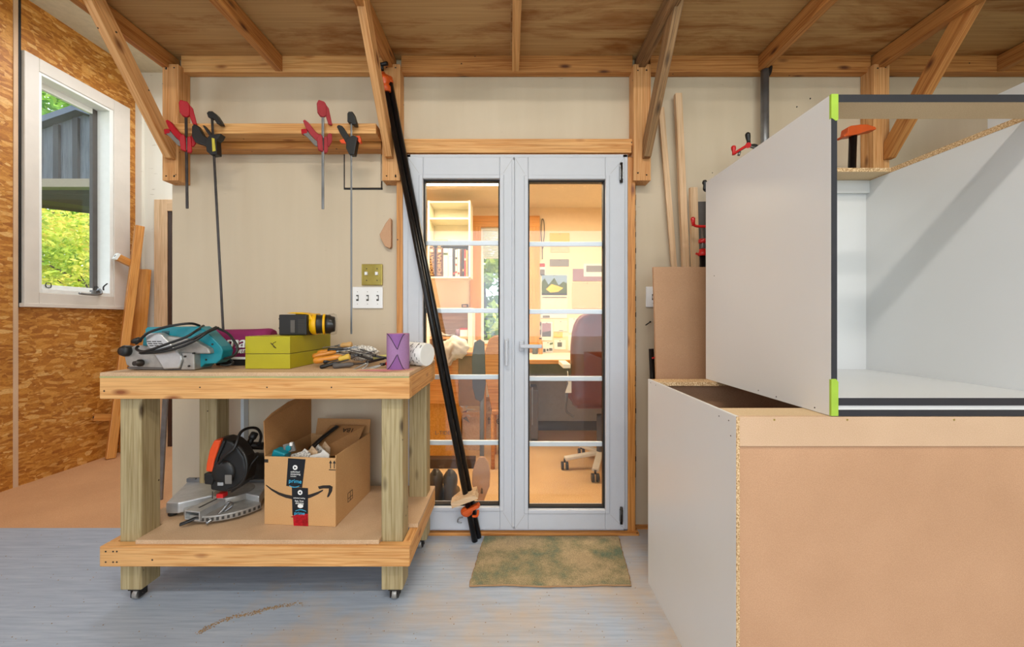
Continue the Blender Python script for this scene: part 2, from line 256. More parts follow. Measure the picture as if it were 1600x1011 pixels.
# ------------------------------------------------------------------ mesh builder
WM = {}
def P(px, py, Z): return Vector(((px-797)*Z/F, Z, EYE-(py-500)*Z/F))
def U(px, Z): return (px-797)*Z/F
def H(py, Z): return EYE-(py-500)*Z/F
def frame_of(d, up=Vector((0, 0, 1))):
    d = Vector(d).normalized()
    if abs(d.dot(up)) > .99: up = Vector((0, 1, 0))
    y = up.cross(d).normalized(); z = d.cross(y)
    return Matrix((d, y, z)).transposed()
class MB:
    def __init__(s): s.v = []; s.f = []; s.m = []; s.g = []; s.sm = []; s.mats = []
    def mi(s, m):
        m = M[m] if isinstance(m, str) else m
        if m not in s.mats: s.mats.append(m)
        return s.mats.index(m)
    def add(s, vs, fs, mat, gc=None, smooth=False):
        o = len(s.v); k = s.mi(mat)
        off = Vector((random.uniform(-9, 9), random.uniform(-9, 9), random.uniform(-9, 9)))
        s.v += [Vector(v) for v in vs]; s.g += [Vector(g)+off for g in (gc or vs)]
        for f in fs: s.f.append([o+i for i in f]); s.m.append(k); s.sm.append(smooth)
        return s
    def box(s, c, size, mat, R=None):
        c = Vector(c); hx, hy, hz = [a/2 for a in size]; R = R or Matrix.Identity(3)
        ax = max(range(3), key=lambda i: size[i]); perm = [ax]+[i for i in range(3) if i != ax]
        vs = []; gs = []
        for x in (-hx, hx):
            for y in (-hy, hy):
                for z in (-hz, hz):
                    l = Vector((x, y, z)); vs.append(c+R@l); gs.append(Vector((l[perm[0]], l[perm[1]], l[perm[2]])))
        return s.add(vs, [(0, 1, 3, 2), (4, 6, 7, 5), (0, 4, 5, 1), (2, 3, 7, 6), (0, 2, 6, 4), (1, 5, 7, 3)], mat, gs)
    def bb(s, x0, x1, y0, y1, z0, z1, mat):
        return s.box(((x0+x1)/2, (y0+y1)/2, (z0+z1)/2), (abs(x1-x0), abs(y1-y0), abs(z1-z0)), mat)
    def beam(s, p0, p1, w, t, mat, up=(0, 0, 1)):   # along p0->p1; w across, t along 'up'
        p0 = Vector(p0); p1 = Vector(p1); R = frame_of(p1-p0, Vector(up))
        return s.box((p0+p1)/2, ((p1-p0).length, w, t), mat, R)
    def prism(s, pts, ex, mat, smooth=False):       # closed polygon (3D) + extrusion vector
        n = len(pts); a = [Vector(p) for p in pts]; ex = Vector(ex)
        nrm = Vector((0, 0, 0))
        for i in range(n): nrm += a[i].cross(a[(i+1) % n])
        if nrm.dot(ex) > 0: a.reverse()
        vs = a+[p+ex for p in a]
        fs = [list(range(n)), list(range(2*n-1, n-1, -1))]
        fs += [((i+1) % n, i, i+n, (i+1) % n+n) for i in range(n)]
        return s.add(vs, fs, mat, None, smooth)
    def px(s, pts, Z0, Z1, mat):                    # polygon of photo coordinates at depth Z0, solid back to Z1
        return s.prism([P(x, y, Z0) for x, y in pts], (0, Z1-Z0, 0), mat)
    def rings(s, rs, mat, closed=False, cap=True, smooth=True, gl=None):
        n = len(rs[0]); vs = [p for r in rs for p in r]; fs = []
        k = len(rs)
        for i in range(k if closed else k-1):
            a = i*n; b = ((i+1) % k)*n
            for j in range(n): fs.append((a+j, a+(j+1) % n, b+(j+1) % n, b+j))
        s.add(vs, fs, mat, None, smooth)
        if cap and not closed:
            o = len(s.v)-len(vs); q = s.mi(mat)
            s.f.append([o+i for i in range(n-1, -1, -1)]); s.m.append(q); s.sm.append(False)
            s.f.append([o+(k-1)*n+i for i in range(n)]); s.m.append(q); s.sm.append(False)
        return s
    def cyl(s, p0, p1, r0, mat, r1=None, n=20, smooth=True, cap=True):
        p0 = Vector(p0); p1 = Vector(p1); R = frame_of(p1-p0); r1 = r0 if r1 is None else r1
        rr = []
        for p, r in ((p0, r0), (p1, r1)): rr.append([p+R@Vector((0, r*math.cos(2*math.pi*i/n), r*math.sin(2*math.pi*i/n))) for i in range(n)])
        return s.rings(rr, mat, smooth=smooth, cap=cap)
    def lathe(s, base, axis, prof, mat, n=20, cap=True):  # prof: (distance along axis, radius)
        base = Vector(base); R = frame_of(axis); ax = Vector(axis).normalized()
        rr = [[base+ax*h+R@Vector((0, r*math.cos(2*math.pi*i/n), r*math.sin(2*math.pi*i/n))) for i in range(n)] for h, r in prof]
        return s.rings(rr, mat, cap=cap)
    def tube(s, pts, r, mat, n=8, sub=4, closed=False, flat=1.0):
        p = [Vector(a) for a in pts]; q = []
        m = len(p)
        for i in range(m if closed else m-1):
            a, b, c, d = (p[(i-1) % m], p[i], p[(i+1) % m], p[(i+2) % m]) if closed else (p[max(i-1, 0)], p[i], p[i+1], p[min(i+2, m-1)])
            for k in range(sub):
                t = k/sub
                q.append(.5*((2*b)+(c-a)*t+(2*a-5*b+4*c-d)*t*t+(3*b-a-3*c+d)*t**3))
        if not closed: q.append(p[-1])
        rr = []; up = Vector((0, 0, 1))
        for i in range(len(q)):
            d = (q[(i+1) % len(q)]-q[i-1]) if closed else (q[min(i+1, len(q)-1)]-q[max(i-1, 0)])
            d.normalize(); y = up.cross(d)
            if y.length < .1: y = Vector((0, 1, 0)).cross(d)
            y.normalize(); z = d.cross(y); up = z
            rr.append([q[i]+(y*math.cos(2*math.pi*j/n)+z*flat*math.sin(2*math.pi*j/n))*r for j in range(n)])
        return s.rings(rr, mat, closed=closed)
    def ball(s, c, r, mat, n=16, sq=(1, 1, 1), R=None):
        c = Vector(c); R = R or Matrix.Identity(3); rr = []
        for i in range(1, n//2):
            t = math.pi*i/(n//2)
            rr.append([c+R@Vector((r*sq[0]*math.sin(t)*math.cos(2*math.pi*j/n), r*sq[1]*math.sin(t)*math.sin(2*math.pi*j/n), -r*sq[2]*math.cos(t))) for j in range(n)])
        return s.rings(rr, mat)
    def each(s, name, parent, **kw):        # one object per connected piece
        par = list(range(len(s.v)))
        def fd(a):
            while par[a] != a: par[a] = par[par[a]]; a = par[a]
            return a
        for f in s.f:
            for i in f[1:]: par[fd(i)] = fd(f[0])
        grp = {}
        for i in range(len(s.v)): grp.setdefault(fd(i), []).append(i)
        out = []
        for r, ids in grp.items():
            q = MB(); q.mats = s.mats; mp = {a: k for k, a in enumerate(ids)}
            q.v = [s.v[a] for a in ids]; q.g = [s.g[a] for a in ids]
            for f, m, sm in zip(s.f, s.m, s.sm):
                if fd(f[0]) == r: q.f.append([mp[a] for a in f]); q.m.append(m); q.sm.append(sm)
            out.append(q.build(name, parent, **kw))
        return out
    def build(s, name, parent=None, label=None, cat=None, group=None, kind=None, bevel=0, seg=2, base=None, local=False):
        me = bpy.data.meshes.new(name)
        if parent is not None:
            W = WM[parent]
            vs = s.v if local else [W.inverted()@v for v in s.v]
            MW = W
        else:
            if base is None:
                lo = [min(v[i] for v in s.v) for i in range(3)]; hi = [max(v[i] for v in s.v) for i in range(3)]
                base = Vector(((lo[0]+hi[0])/2, (lo[1]+hi[1])/2, lo[2]))
            MW = Matrix.Translation(base); vs = [v-Vector(base) for v in s.v]
        me.from_pydata([tuple(v) for v in vs], [], s.f)
        for m in s.mats: me.materials.append(m)
        me.polygons.foreach_set('material_index', s.m); me.polygons.foreach_set('use_smooth', s.sm)
        at = me.attributes.new('gc', 'FLOAT_VECTOR', 'POINT')
        at.data.foreach_set('vector', [c for g in s.g for c in g])
        bm = bmesh.new(); bm.from_mesh(me); bmesh.ops.recalc_face_normals(bm, faces=bm.faces); bm.to_mesh(me); bm.free()
        o = bpy.data.objects.new(name, me); COL.objects.link(o)
        if parent is not None: o.parent = parent
        else: o.location = MW.translation
        WM[o] = MW
        if label: o['label'] = label
        if cat: o['category'] = cat
        if group: o['group'] = group
        if kind: o['kind'] = kind
        if bevel:
            b = o.modifiers.new('bevel', 'BEVEL'); b.width = bevel; b.segments = seg; b.limit_method = 'ANGLE'; b.angle_limit = math.radians(35); b.use_clamp_overlap = True
        return o
def thing(name, label=None, cat=None, loc=(0, 0, 0), rz=0, group=None, kind=None):
    o = bpy.data.objects.new(name, None); COL.objects.link(o); o.empty_display_size = .1
    o.location = loc; o.rotation_euler = (0, 0, rz)
    WM[o] = Matrix.Translation(Vector(loc))@Matrix.Rotation(rz, 4, 'Z')
    if label: o['label'] = label
    if cat: o['category'] = cat
    if group: o['group'] = group
    if kind: o['kind'] = kind
    return o
def text(s, size, origin, xdir, ydir, mat, name, parent, ex=.0004, label=None, shear=0, italic=0, stretch=1.0):
    cu = bpy.data.curves.new(name, 'FONT'); cu.body = s; cu.size = size; cu.extrude = ex; cu.shear = shear; cu.align_x = 'LEFT'; cu.resolution_u = 3
    t = bpy.data.objects.new(name+'_tmp', cu); COL.objects.link(t)
    bpy.context.view_layer.update()
    me = bpy.data.meshes.new_from_object(t.evaluated_get(bpy.context.evaluated_depsgraph_get()))
    bpy.data.objects.remove(t)
    x = Vector(xdir).normalized(); y = Vector(ydir).normalized(); z = x.cross(y)
    Mx = Matrix.Translation(Vector(origin))@Matrix((x*stretch, y, z)).transposed().to_4x4()
    me.transform(WM[parent].inverted()@Mx); me.materials.clear(); me.materials.append(M[mat])
    o = bpy.data.objects.new(name, me); COL.objects.link(o); o.parent = parent; WM[o] = WM[parent]
    if label: o['label'] = label
    return o
STR = 'structure'
# ================================================================== SETTING
W = 2.16
MB().bb(-3.46, 3.6, -4.0, W, -.05, 0, 'floor').build('floor', kind=STR, base=(0, 0, 0))
MB().bb(-3.46, -1.9, W, 3.62, -.05, 0, 'ply_floor').build('floor', kind=STR, base=(-2.6, 2.9, 0))
MB().bb(-1.78, 1.9, W, 4.2, -.05, 0, 'office_floor').build('floor', kind=STR, base=(0, 3, 0))
b = MB()
b.bb(-1.9, -.632, W, W+.11, 0, 3.47, 'cream'); b.bb(.696, 3.6, W, W+.11, 0, 3.47, 'cream'); b.bb(-.632, .696, W, W+.11, 2.118, 3.47, 'cream')
b.build('wall_back', kind=STR, base=(0, W, 0))
b = MB()   # left wall with window opening Y 2.82..3.30, h 1.40..2.97
for y0, y1, z0, z1 in ((-4, 2.795, 0, 3.47), (3.335, 3.62, 0, 3.47), (2.795, 3.335, 0, 1.365), (2.795, 3.335, 2.99, 3.47)):
    b.bb(-3.58, -3.46, y0, y1, z0, z1, 'osb')
b.build('wall_left', kind=STR, base=(-3.46, 0, 0))
MB().bb(-3.46, -1.9, 3.57, 3.68, 0, 3.47, 'white_wall').build('wall_far_left', kind=STR)
MB().bb(-1.9, -1.78, W+.11, 3.68, 0, 3.47, 'white_wall').build('wall_partition', kind=STR)
MB().bb(3.6, 3.7, -4, W+.11, 0, 3.47, 'cream').build('wall_right', kind=STR)
b = MB(); b.bb(-3.46, -2.3, -4.1, -4, 0, 3.47, 'cream').bb(3.1, 3.6, -4.1, -4, 0, 3.47, 'cream').bb(-2.3, 3.1, -4.1, -4, 3.1, 3.47, 'cream')
b.build('wall_front', kind=STR)
MB().bb(-3.58, 3.7, -4.1, 3.68, 3.47, 3.55, 'ceiling').build('ceiling', kind=STR)
# office shell
b = MB()   # far wall with a window opening x -.31..+.2 , z .92..2.16
for x0, x1, z0, z1 in ((-1.78, -.31, 0, 2.6), (.20, 1.9, 0, 2.6), (-.31, .20, 0, .92), (-.31, .20, 2.16, 2.6)):
    b.bb(x0, x1, 4.1, 4.2, z0, z1, 'office_wall')
b.build('wall_office_back', kind=STR)
MB().bb(-1.78, -1.70, W+.11, 4.1, 0, 2.37, 'office_wall').build('wall_office_left', kind=STR)
MB().bb(1.8, 1.9, W+.11, 4.1, 0, 2.37, 'office_wall').build('wall_office_right', kind=STR)
MB().bb(-1.78, 1.9, W+.11, 4.2, 2.37, 2.45, 'office_ceiling').build('ceiling', kind=STR)
MB().bb(.2, 1.8, 4.07, 4.1, 0, .10, 'greydark').build('baseboard_office', kind=STR)

# panel seam on the left wall: dark gap above, pale filler below
b = MB(); b.bb(-3.463, -3.452, 2.697, 2.711, 1.26, 3.47, 'gasket'); b.build('trim_1', kind=STR)
b = MB(); b.bb(-3.462, -3.454, 2.672, 2.697, 0, 3.47, 'mdf_pale'); b.build('trim_2', kind=STR)

# ---- left window
wn = thing('window_1', loc=(-3.46, 3.06, 1.28), kind=STR)
b = MB()
for y0, y1, z0, z1 in ((2.715, 2.80, 1.285, 3.08), (3.33, 3.47, 1.285, 3.08), (2.80, 3.33, 2.985, 3.08), (2.80, 3.33, 1.285, 1.37)):
    b.bb(-3.46, -3.432, y0, y1, z0, z1, 'casing')
b.bb(-3.46, -3.415, 2.70, 3.47, 1.262, 1.290, 'casing')
b.build('window_casing', wn, bevel=.004)
b = MB()
b.bb(-3.57, -3.44, 3.30, 3.33, 1.37, 2.985, 'white').bb(-3.57, -3.44, 2.797, 2.822, 1.37, 2.985, 'white').bb(-3.57, -3.44, 2.822, 3.30, 1.37, 1.40, 'white').bb(-3.57, -3.44, 2.822, 3.30, 2.965, 2.985, 'white')
b.build('window_frame', wn, bevel=.003)
b = MB()
for y0, y1, z0, z1 in ((2.822, 2.86, 1.40, 2.965), (3.262, 3.30, 1.40, 2.965), (2.86, 3.262, 2.92, 2.965), (2.86, 3.262, 1.40, 1.44)): b.bb(-3.575, -3.545, y0, y1, z0, z1, 'greydark' if y0 > 3.2 else 'white')
sash = b.build('sash', wn, bevel=.002)
MB().bb(-3.562, -3.558, 2.86, 3.262, 1.44, 2.92, 'glass').build('pane', sash)
b = MB(); b.tube([(-3.44, 3.19, 1.40), (-3.42, 3.20, 1.425), (-3.40, 3.19, 1.385), (-3.39, 3.09, 1.375), (-3.39, 3.02, 1.38)], .008, 'steel'); b.box((-3.44, 3.19, 1.40), (.03, .07, .03), 'steel')
b.tube([(-3.43, 3.24, 1.42), (-3.43, 3.24, 1.45), (-3.43, 3.27, 1.48)], .005, 'black')
b.build('crank_handle', wn, label='metal crank handle')
b = MB()
for yy in (2.93, 3.27): b.tube([(-3.54, yy, 1.42), (-3.54, yy+.03, 1.42), (-3.54, yy+.03, 1.452), (-3.54, yy, 1.452)], .003, 'black', closed=True, sub=2)
b.build('screen_latch', wn)

# ---- door casing of the far bay wall
b = MB()
b.bb(U(242, 3.55), U(262, 3.55), 3.54, 3.57, 0, H(312, 3.55), 'maple').bb(U(262, 3.55), -1.95, 3.54, 3.57, H(330, 3.55), H(312, 3.55), 'maple')
b.build('trim_3', kind=STR, bevel=.003)
MB().bb(U(262, 3.55), U(268, 3.55), 3.55, 3.57, 0, H(330, 3.55), 'darkwood').build('door_2', kind=STR)
# white corner strip right of window
MB().bb(-3.46, -3.40, 3.545, 3.57, 0, 3.2, 'white_wall').build('trim_4', kind=STR)

# ---- the double door (white pvc)
dr = thing('door_1', loc=(.027, W, 0), kind=STR)
xl, xr, xm = U(634, W), U(976, W), U(803, W)
zb, zt = H(820, W), H(248, W)
b = MB(); g = .012
b.bb(xl, xl+.045, 2.10, 2.22, zb, zt, 'pvc').bb(xr-.03, xr, 2.10, 2.22, zb, zt, 'pvc').bb(xl, xr, 2.10, 2.22, zt-.02, zt, 'pvc').bb(xl, xr, 2.10, 2.22, zb, zb+.012, 'pvc')
b.build('door_frame', dr, bevel=.004)
def leaf_door(x0, x1, gx0, gx1, gz0, gz1, right):
    b = MB(); y0, y1 = 2.085, 2.16; z0, z1 = zb+.013, zt-.022
    b.bb(x0, gx0, y0, y1, z0, z1, 'pvc').bb(gx1, x1, y0, y1, z0, z1, 'pvc').bb(gx0, gx1, y0, y1, gz1, z1, 'pvc').bb(gx0, gx1, y0, y1, z0, gz0, 'pvc')
    # raised glazing bead step
    t = .022
    for a, c, d, e in ((gx0-t, gx0, gz0-t, gz1+t), (gx1, gx1+t, gz0-t, gz1+t), (gx0, gx1, gz1, gz1+t), (gx0, gx1, gz0-t, gz0)): b.bb(a, c, y0-.007, y0+.001, d, e, 'pvc')
    lf = b.build('door_leaf', dr, bevel=.004)
    b = MB()
    for (ax, az, sx_, sz_) in ((x0, z1, 1, -1), (x1, z1, -1, -1), (x0, z0, 1, 1), (x1, z0, -1, 1)):
        ex = (gx0 if sx_ > 0 else gx1)-ax; ez = (gz1 if sz_ < 0 else gz0)-az
        b.beam((ax+ex*.04, y0-.0002, az+ez*.04), (ax+ex*.74, y0-.0002, az+ez*.74), .0010, .0008, 'grey', up=(0, 1, 0))
    b.build('mitre_joint', lf)
    b = MB(); k = .008
    for a, c, d, e in ((gx0, gx0+k, gz0, gz1), (gx1-k, gx1, gz0, gz1), (gx0+k, gx1-k, gz1-k, gz1), (gx0+k, gx1-k, gz0, gz0+k)): b.bb(a, c, 2.10, 2.135, d, e, 'gasket')
    b.build('gasket', lf)
    MB().bb(gx0+k, gx1-k, 2.118, 2.122, gz0+k, gz1-k, 'glass').build('pane', lf)
    for yy in ((380, 485.5, 589, 691.5) if not right else (381.5, 487, 591.5, 693.5)):
        z = H(yy, 2.13); MB().bb(gx0+k, gx1-k, 2.124, 2.140, z-.013, z+.013, 'bar').build('glazing_bar', lf, bevel=.003)
    return lf
gl = leaf_door(xl+.03, xm-.002, U(662, 2.1), U(781, 2.1), H(790, 2.1), H(281, 2.1), False)
gr = leaf_door(xm+.002, xr-.02, U(825, 2.1), U(945, 2.1), H(794, 2.1), H(282, 2.1), True)
# espagnolette handle, left leaf (folded down) and lever, right leaf
x = U(791.5, 2.08); b = MB(); b.bb(x-.011, x+.011, 2.066, 2.085, H(545, 2.08), H(529, 2.08), 'pvc'); b.bb(x-.008, x+.008, 2.05, 2.066, H(571, 2.07), H(531, 2.07), 'pvc')
b.build('handle', gl, bevel=.005, seg=3)
x = U(815, 2.08); z = H(541, 2.08); b = MB(); b.bb(x-.013, x+.013, 2.072, 2.085, z-.028, z+.03, 'pvc'); b.cyl((x, 2.072, z+.002), (x, 2.04, z+.002), .009, 'pvc'); b.bb(x-.01, x+.108, 2.032, 2.05, z-.008, z+.012, 'pvc')
b.build('handle', gr, bevel=.005, seg=3)
b = MB()
for yy0, yy1 in ((255, 286), (792, 818)):
    b.cyl((U(970.5, 2.08), 2.075, H(yy1, 2.08)), (U(970.5, 2.08), 2.075, H(yy0, 2.08)), .0075, 'darksteel'); b.bb(U(968, 2.08), U(973, 2.08), 2.07, 2.1, H(yy1-4, 2.08), H(yy0+4, 2.08), 'steel')
b.build('hinge', gr, label='grey metal hinge barrels')
MB().bb(xm-.012, xm+.002, 2.078, 2.086, zb+.03, zt-.04, 'pvc').build('astragal', gl, bevel=.003)
# pine surround of the door
b = MB(); b.bb(U(622, 2.13), xl, 2.10, 2.27, 0, H(247, 2.11), 'pine_trim'); b.build('trim_5', kind=STR, bevel=.002)
b = MB(); b.bb(xr, U(990, 2.13), 2.10, 2.27, 0, H(247, 2.11), 'pine_trim'); b.build('trim_6', kind=STR, bevel=.002)
b = MB(); b.bb(U(624, 2.11), U(989, 2.11), 2.105, 2.16, H(226.5, 2.1), H(216, 2.1), 'pine_rail'); b.bb(U(624, 2.11), U(986, 2.11), 2.10, 2.16, H(238.5, 2.1), H(227, 2.1), 'pine_rail'); b.build('trim_7', kind=STR, bevel=.002)
b = MB(); b.bb(U(632, 2.11), U(982, 2.11), 2.105, 2.22, zt, H(240, 2.1), 'pine_trim'); b.build('trim_8', kind=STR, bevel=.002)
b = MB(); b.bb(-.62, .70, 2.08, 2.27, 0, zb-.002, 'pine_trim'); b.build('trim_9', kind=STR, bevel=.002)
MB().bb(.70, 3.5, 2.145, 2.16, 0, .02, 'pine_red').build('baseboard_right', kind=STR)
# rough plasterboard edge by the right casing
b = MB()
for i in range(60):
    z = .3+i*.03; b.box((.703+random.uniform(-.002, .002), 2.158, z), (.006, .008, .028), 'matback' if i % 3 else 'gasket')
b.build('trim_10', kind=STR)

# ================================================================== OVERHEAD SHELF
DZ = H(87.5, 2.12)    # underside of the deck
sh = thing('overhead_shelf', 'overhead storage shelf of plywood on pine joists, posts and diagonal braces along the back wall', 'shelf', (0, W, 2.0))
b = MB(); b.bb(-1.90, .0028, 1.50, 2.15, DZ, DZ+.016, 'deck').build('deck_panel', sh)
b = MB(); b.bb(.003, 3.5, 1.50, 2.15, DZ, DZ+.016, 'deck').build('deck_panel', sh)
posts = [(253.5, 278.5), (597, 625), (990, 1017), (1365, 1390)]
PY = 2.08
led0 = -1.90
for i, (a, c) in enumerate(posts):
    x0, x1 = U(a, PY), U(c, PY)
    b = MB(); b.bb(x0, x1, PY, W-.001, H(282 if i != 1 else 282, PY), DZ-.03 if False else H(100, PY), 'pine'); pst = b.build('post', sh, bevel=.002)
    b = MB()
    for fx in (.25, .75):
        for yy in (106, 274) if i != 2 else (110, 272): b.cyl((x0+(x1-x0)*fx, PY-.0008, H(yy+random.uniform(-3, 3), PY)), (x0+(x1-x0)*fx, PY+.002, H(yy+random.uniform(-1, 1), PY)), .0045, 'darksteel', n=8)
    b.each('screw_head', pst)
edges = [U(279, 2.1), U(597, 2.1), U(625.5, 2.1), U(990, 2.1), U(1017.5, 2.1), U(1365, 2.1), U(1390.5, 2.1), 3.5]
for i in range(0, 8, 2):
    b = MB(); b.bb(edges[i], edges[i+1], 2.115, W-.002, DZ-.092, DZ, ['pine_rail', 'pine_red', 'pine_red', 'pine_red'][i//2]); b.build('ledger', sh, bevel=.002)
MB().bb(-1.89, 3.49, 1.50, 1.745, DZ-.004, DZ-.0006, 'deck').build('deck_batten', sh)
def joist(xc, mat, yend=2.115):
    b = MB(); b.bb(xc-.019, xc+.019, 1.50, yend, DZ-.089, DZ-.0045, mat); b.build('joist', sh, bevel=.002)
for xc, mat, ye in ((-1.868, 'pine_red', 2.15), (-1.272, 'pine_red', 2.115), (-.655, 'pine_red', 2.15), (.030, 'pine_rail', 2.115), (.715, 'weathered', 2.15), (1.385, 'pine_red', 2.115), (2.015, 'pine_red', 2.15), (2.70, 'pine_red', 2.115)):
    joist(xc, mat, ye)
for (x, ybot, mat) in ((-1.829, 250, 'pine'), (-.650, 248, 'pine'), (.735, 248, 'weathered'), (2.040, 250, 'pine_red')):
    x = x
    d = Vector((0, -.40, .53)).normalized()
    # brace: plumb-cut board leaning from the post up to the joist
    p0 = Vector((x, 2.078, H(ybot, 2.078))); L = .95
    b = MB(); hw = .019; wd = .062
    if x > 2: hw = .019
    a = p0; top = p0+d*L
    zc = DZ-.0045; pts = [(x-hw, 2.079, p0.z), (x-hw, 2.079-.03, p0.z), (x-hw, 2.049-(zc-p0.z)*.40/.53, zc), (x-hw, 2.079-(zc-p0.z-.09)*.40/.53, zc), (x-hw, 2.079, p0.z+.09)]
    b.prism(pts, (2*hw, 0, 0), mat)
    # grain along the brace
    n0 = len(b.g)
    for i, v in enumerate(b.v):
        r = v-p0; b.g[i] = Vector((r.dot(d), r.x, r.dot(Vector((0, .53, .40)))))+Vector((x*3, 2, 1))
    b.build('brace', sh, bevel=.002)

# ================================================================== CLAMP RACK
rk = thing('clamp_rack', 'two pine boards forming a clamp rack between the first two shelf posts', 'rack', (U(430, 2.05), 2.05, H(232, 2.08)))
MB().bb(U(268, 2.0), U(589, 2.0), 1.985, 2.077, H(208.5, 1.985), H(192.5, 1.985), 'pine_rail').build('rail', rk, bevel=.003)
MB().bb(U(279, 2.1), U(597, 2.1), 2.085, W-.002, H(232.5, 2.085), H(214, 2.085), 'pine_trim').build('rail', rk, bevel=.002)
# quick clamps
def quick_clamp(px, ytop, ybar, lean, c_jaw, c_trig, label, bar_mat='darksteel', bw=.008, tipmat=None, labelmat=None):
    Z = 1.955; s = Z/F
    base = P(px, ybar, Z); t = thing('bar_clamp', label, 'clamp', base, group='bar clamps hanging on the pine rack')
    top = P(px-lean, ytop, Z)
    b = MB(); b.beam(base, top, .005, bw*1.6, bar_mat, up=(1, 0, 0)); b.build('bar', t, bevel=.001)
    a = math.radians(38); ux = Vector((math.cos(a), math.sin(a), 0)); nx = Vector((-math.sin(a), math.cos(a), 0))
    def pl(pts, half, mat, mb, flat=False):
        # pts are offsets from the bar line in photo pixels: (dx, y)
        uu = Vector((1, 0, 0)) if flat else ux
        nn = Vector((0, 1, 0)) if flat else nx
        k = 1 if flat else .95
        q = []
        for dx, y in pts:
            xb = px-lean*(ybar-y)/(ybar-ytop)
            q.append(P(xb, y, Z)+uu*(dx*s*k)-nn*half)
        mb.prism(q, nn*2*half, mat)
    y0 = ytop
    b = MB(); pl([(-9, y0+2), (-7, y0-3), (2, y0-3), (5, y0+1), (5, y0+18), (1, y0+22), (-4, y0+21), (-8, y0+16)], .009, c_jaw, b); pl([(4, y0), (9, y0+5), (14.5, y0+30), (8.5, y0+30), (4, y0+17)], .006, c_jaw, b); b.build('fixed_jaw', t, bevel=.004, seg=3)
    b = MB(); yb = ytop+46
    pl([(-9, yb+10), (-5, yb+3), (-1, yb+6), (0, yb+30), (-7, yb+28)], .010, c_jaw, b); pl([(1.5, yb+6), (6.5, yb+4), (7.5, yb+27), (6, yb+30), (1, yb+31)], .011, c_jaw, b); pl([(6, yb+2), (10, yb-3), (14, yb-2), (14, yb+10), (9, yb+20), (6.5, yb+19)], .006, c_jaw, b); pl([(-1, yb+7), (2, yb+7), (2, yb+28), (-1, yb+28)], .006, 'darksteel', b); sj = b.build('sliding_jaw', t, bevel=.004, seg=3)
    if labelmat:
        b = MB(); pl([(2, yb+5), (6.5, yb+4), (6, yb+26), (1.5, yb+27)], .0105, labelmat, b); b.build('sticker', sj)
    b = MB(); pl([(-30, yb-18), (-27, yb-20), (-22, yb-16), (-12, yb-3), (-3, yb+5), (-1, yb+14), (-8, yb+14), (-18, yb+4), (-26, yb-8)], .011, c_jaw, b, True); b.build('handle', t, bevel=.004, seg=3)
    b = MB(); pl([(-32, yb-3), (-25, yb-4), (-14, yb+9), (-4, yb+17), (-3, yb+23), (-12, yb+20), (-24, yb+7), (-32, yb+1)], .008, c_trig, b, True)
    if tipmat: pl([(-33, yb-5), (-24, yb-6), (-23, yb+1), (-32, yb+3)], .0095, tipmat, b, True)
    b.build('trigger', t, bevel=.003, seg=3)
    return t
quick_clamp(292.5, 162, 326, 2, 'red', 'greyplastic', 'bright red bar clamp, leftmost on the pine rack', tipmat='red')
quick_clamp(504.5, 162, 327, 0, 'fadedred', 'greyplastic', 'faded red bar clamp with grey trigger, hanging near the right end of the rack', 'galv', tipmat='red')
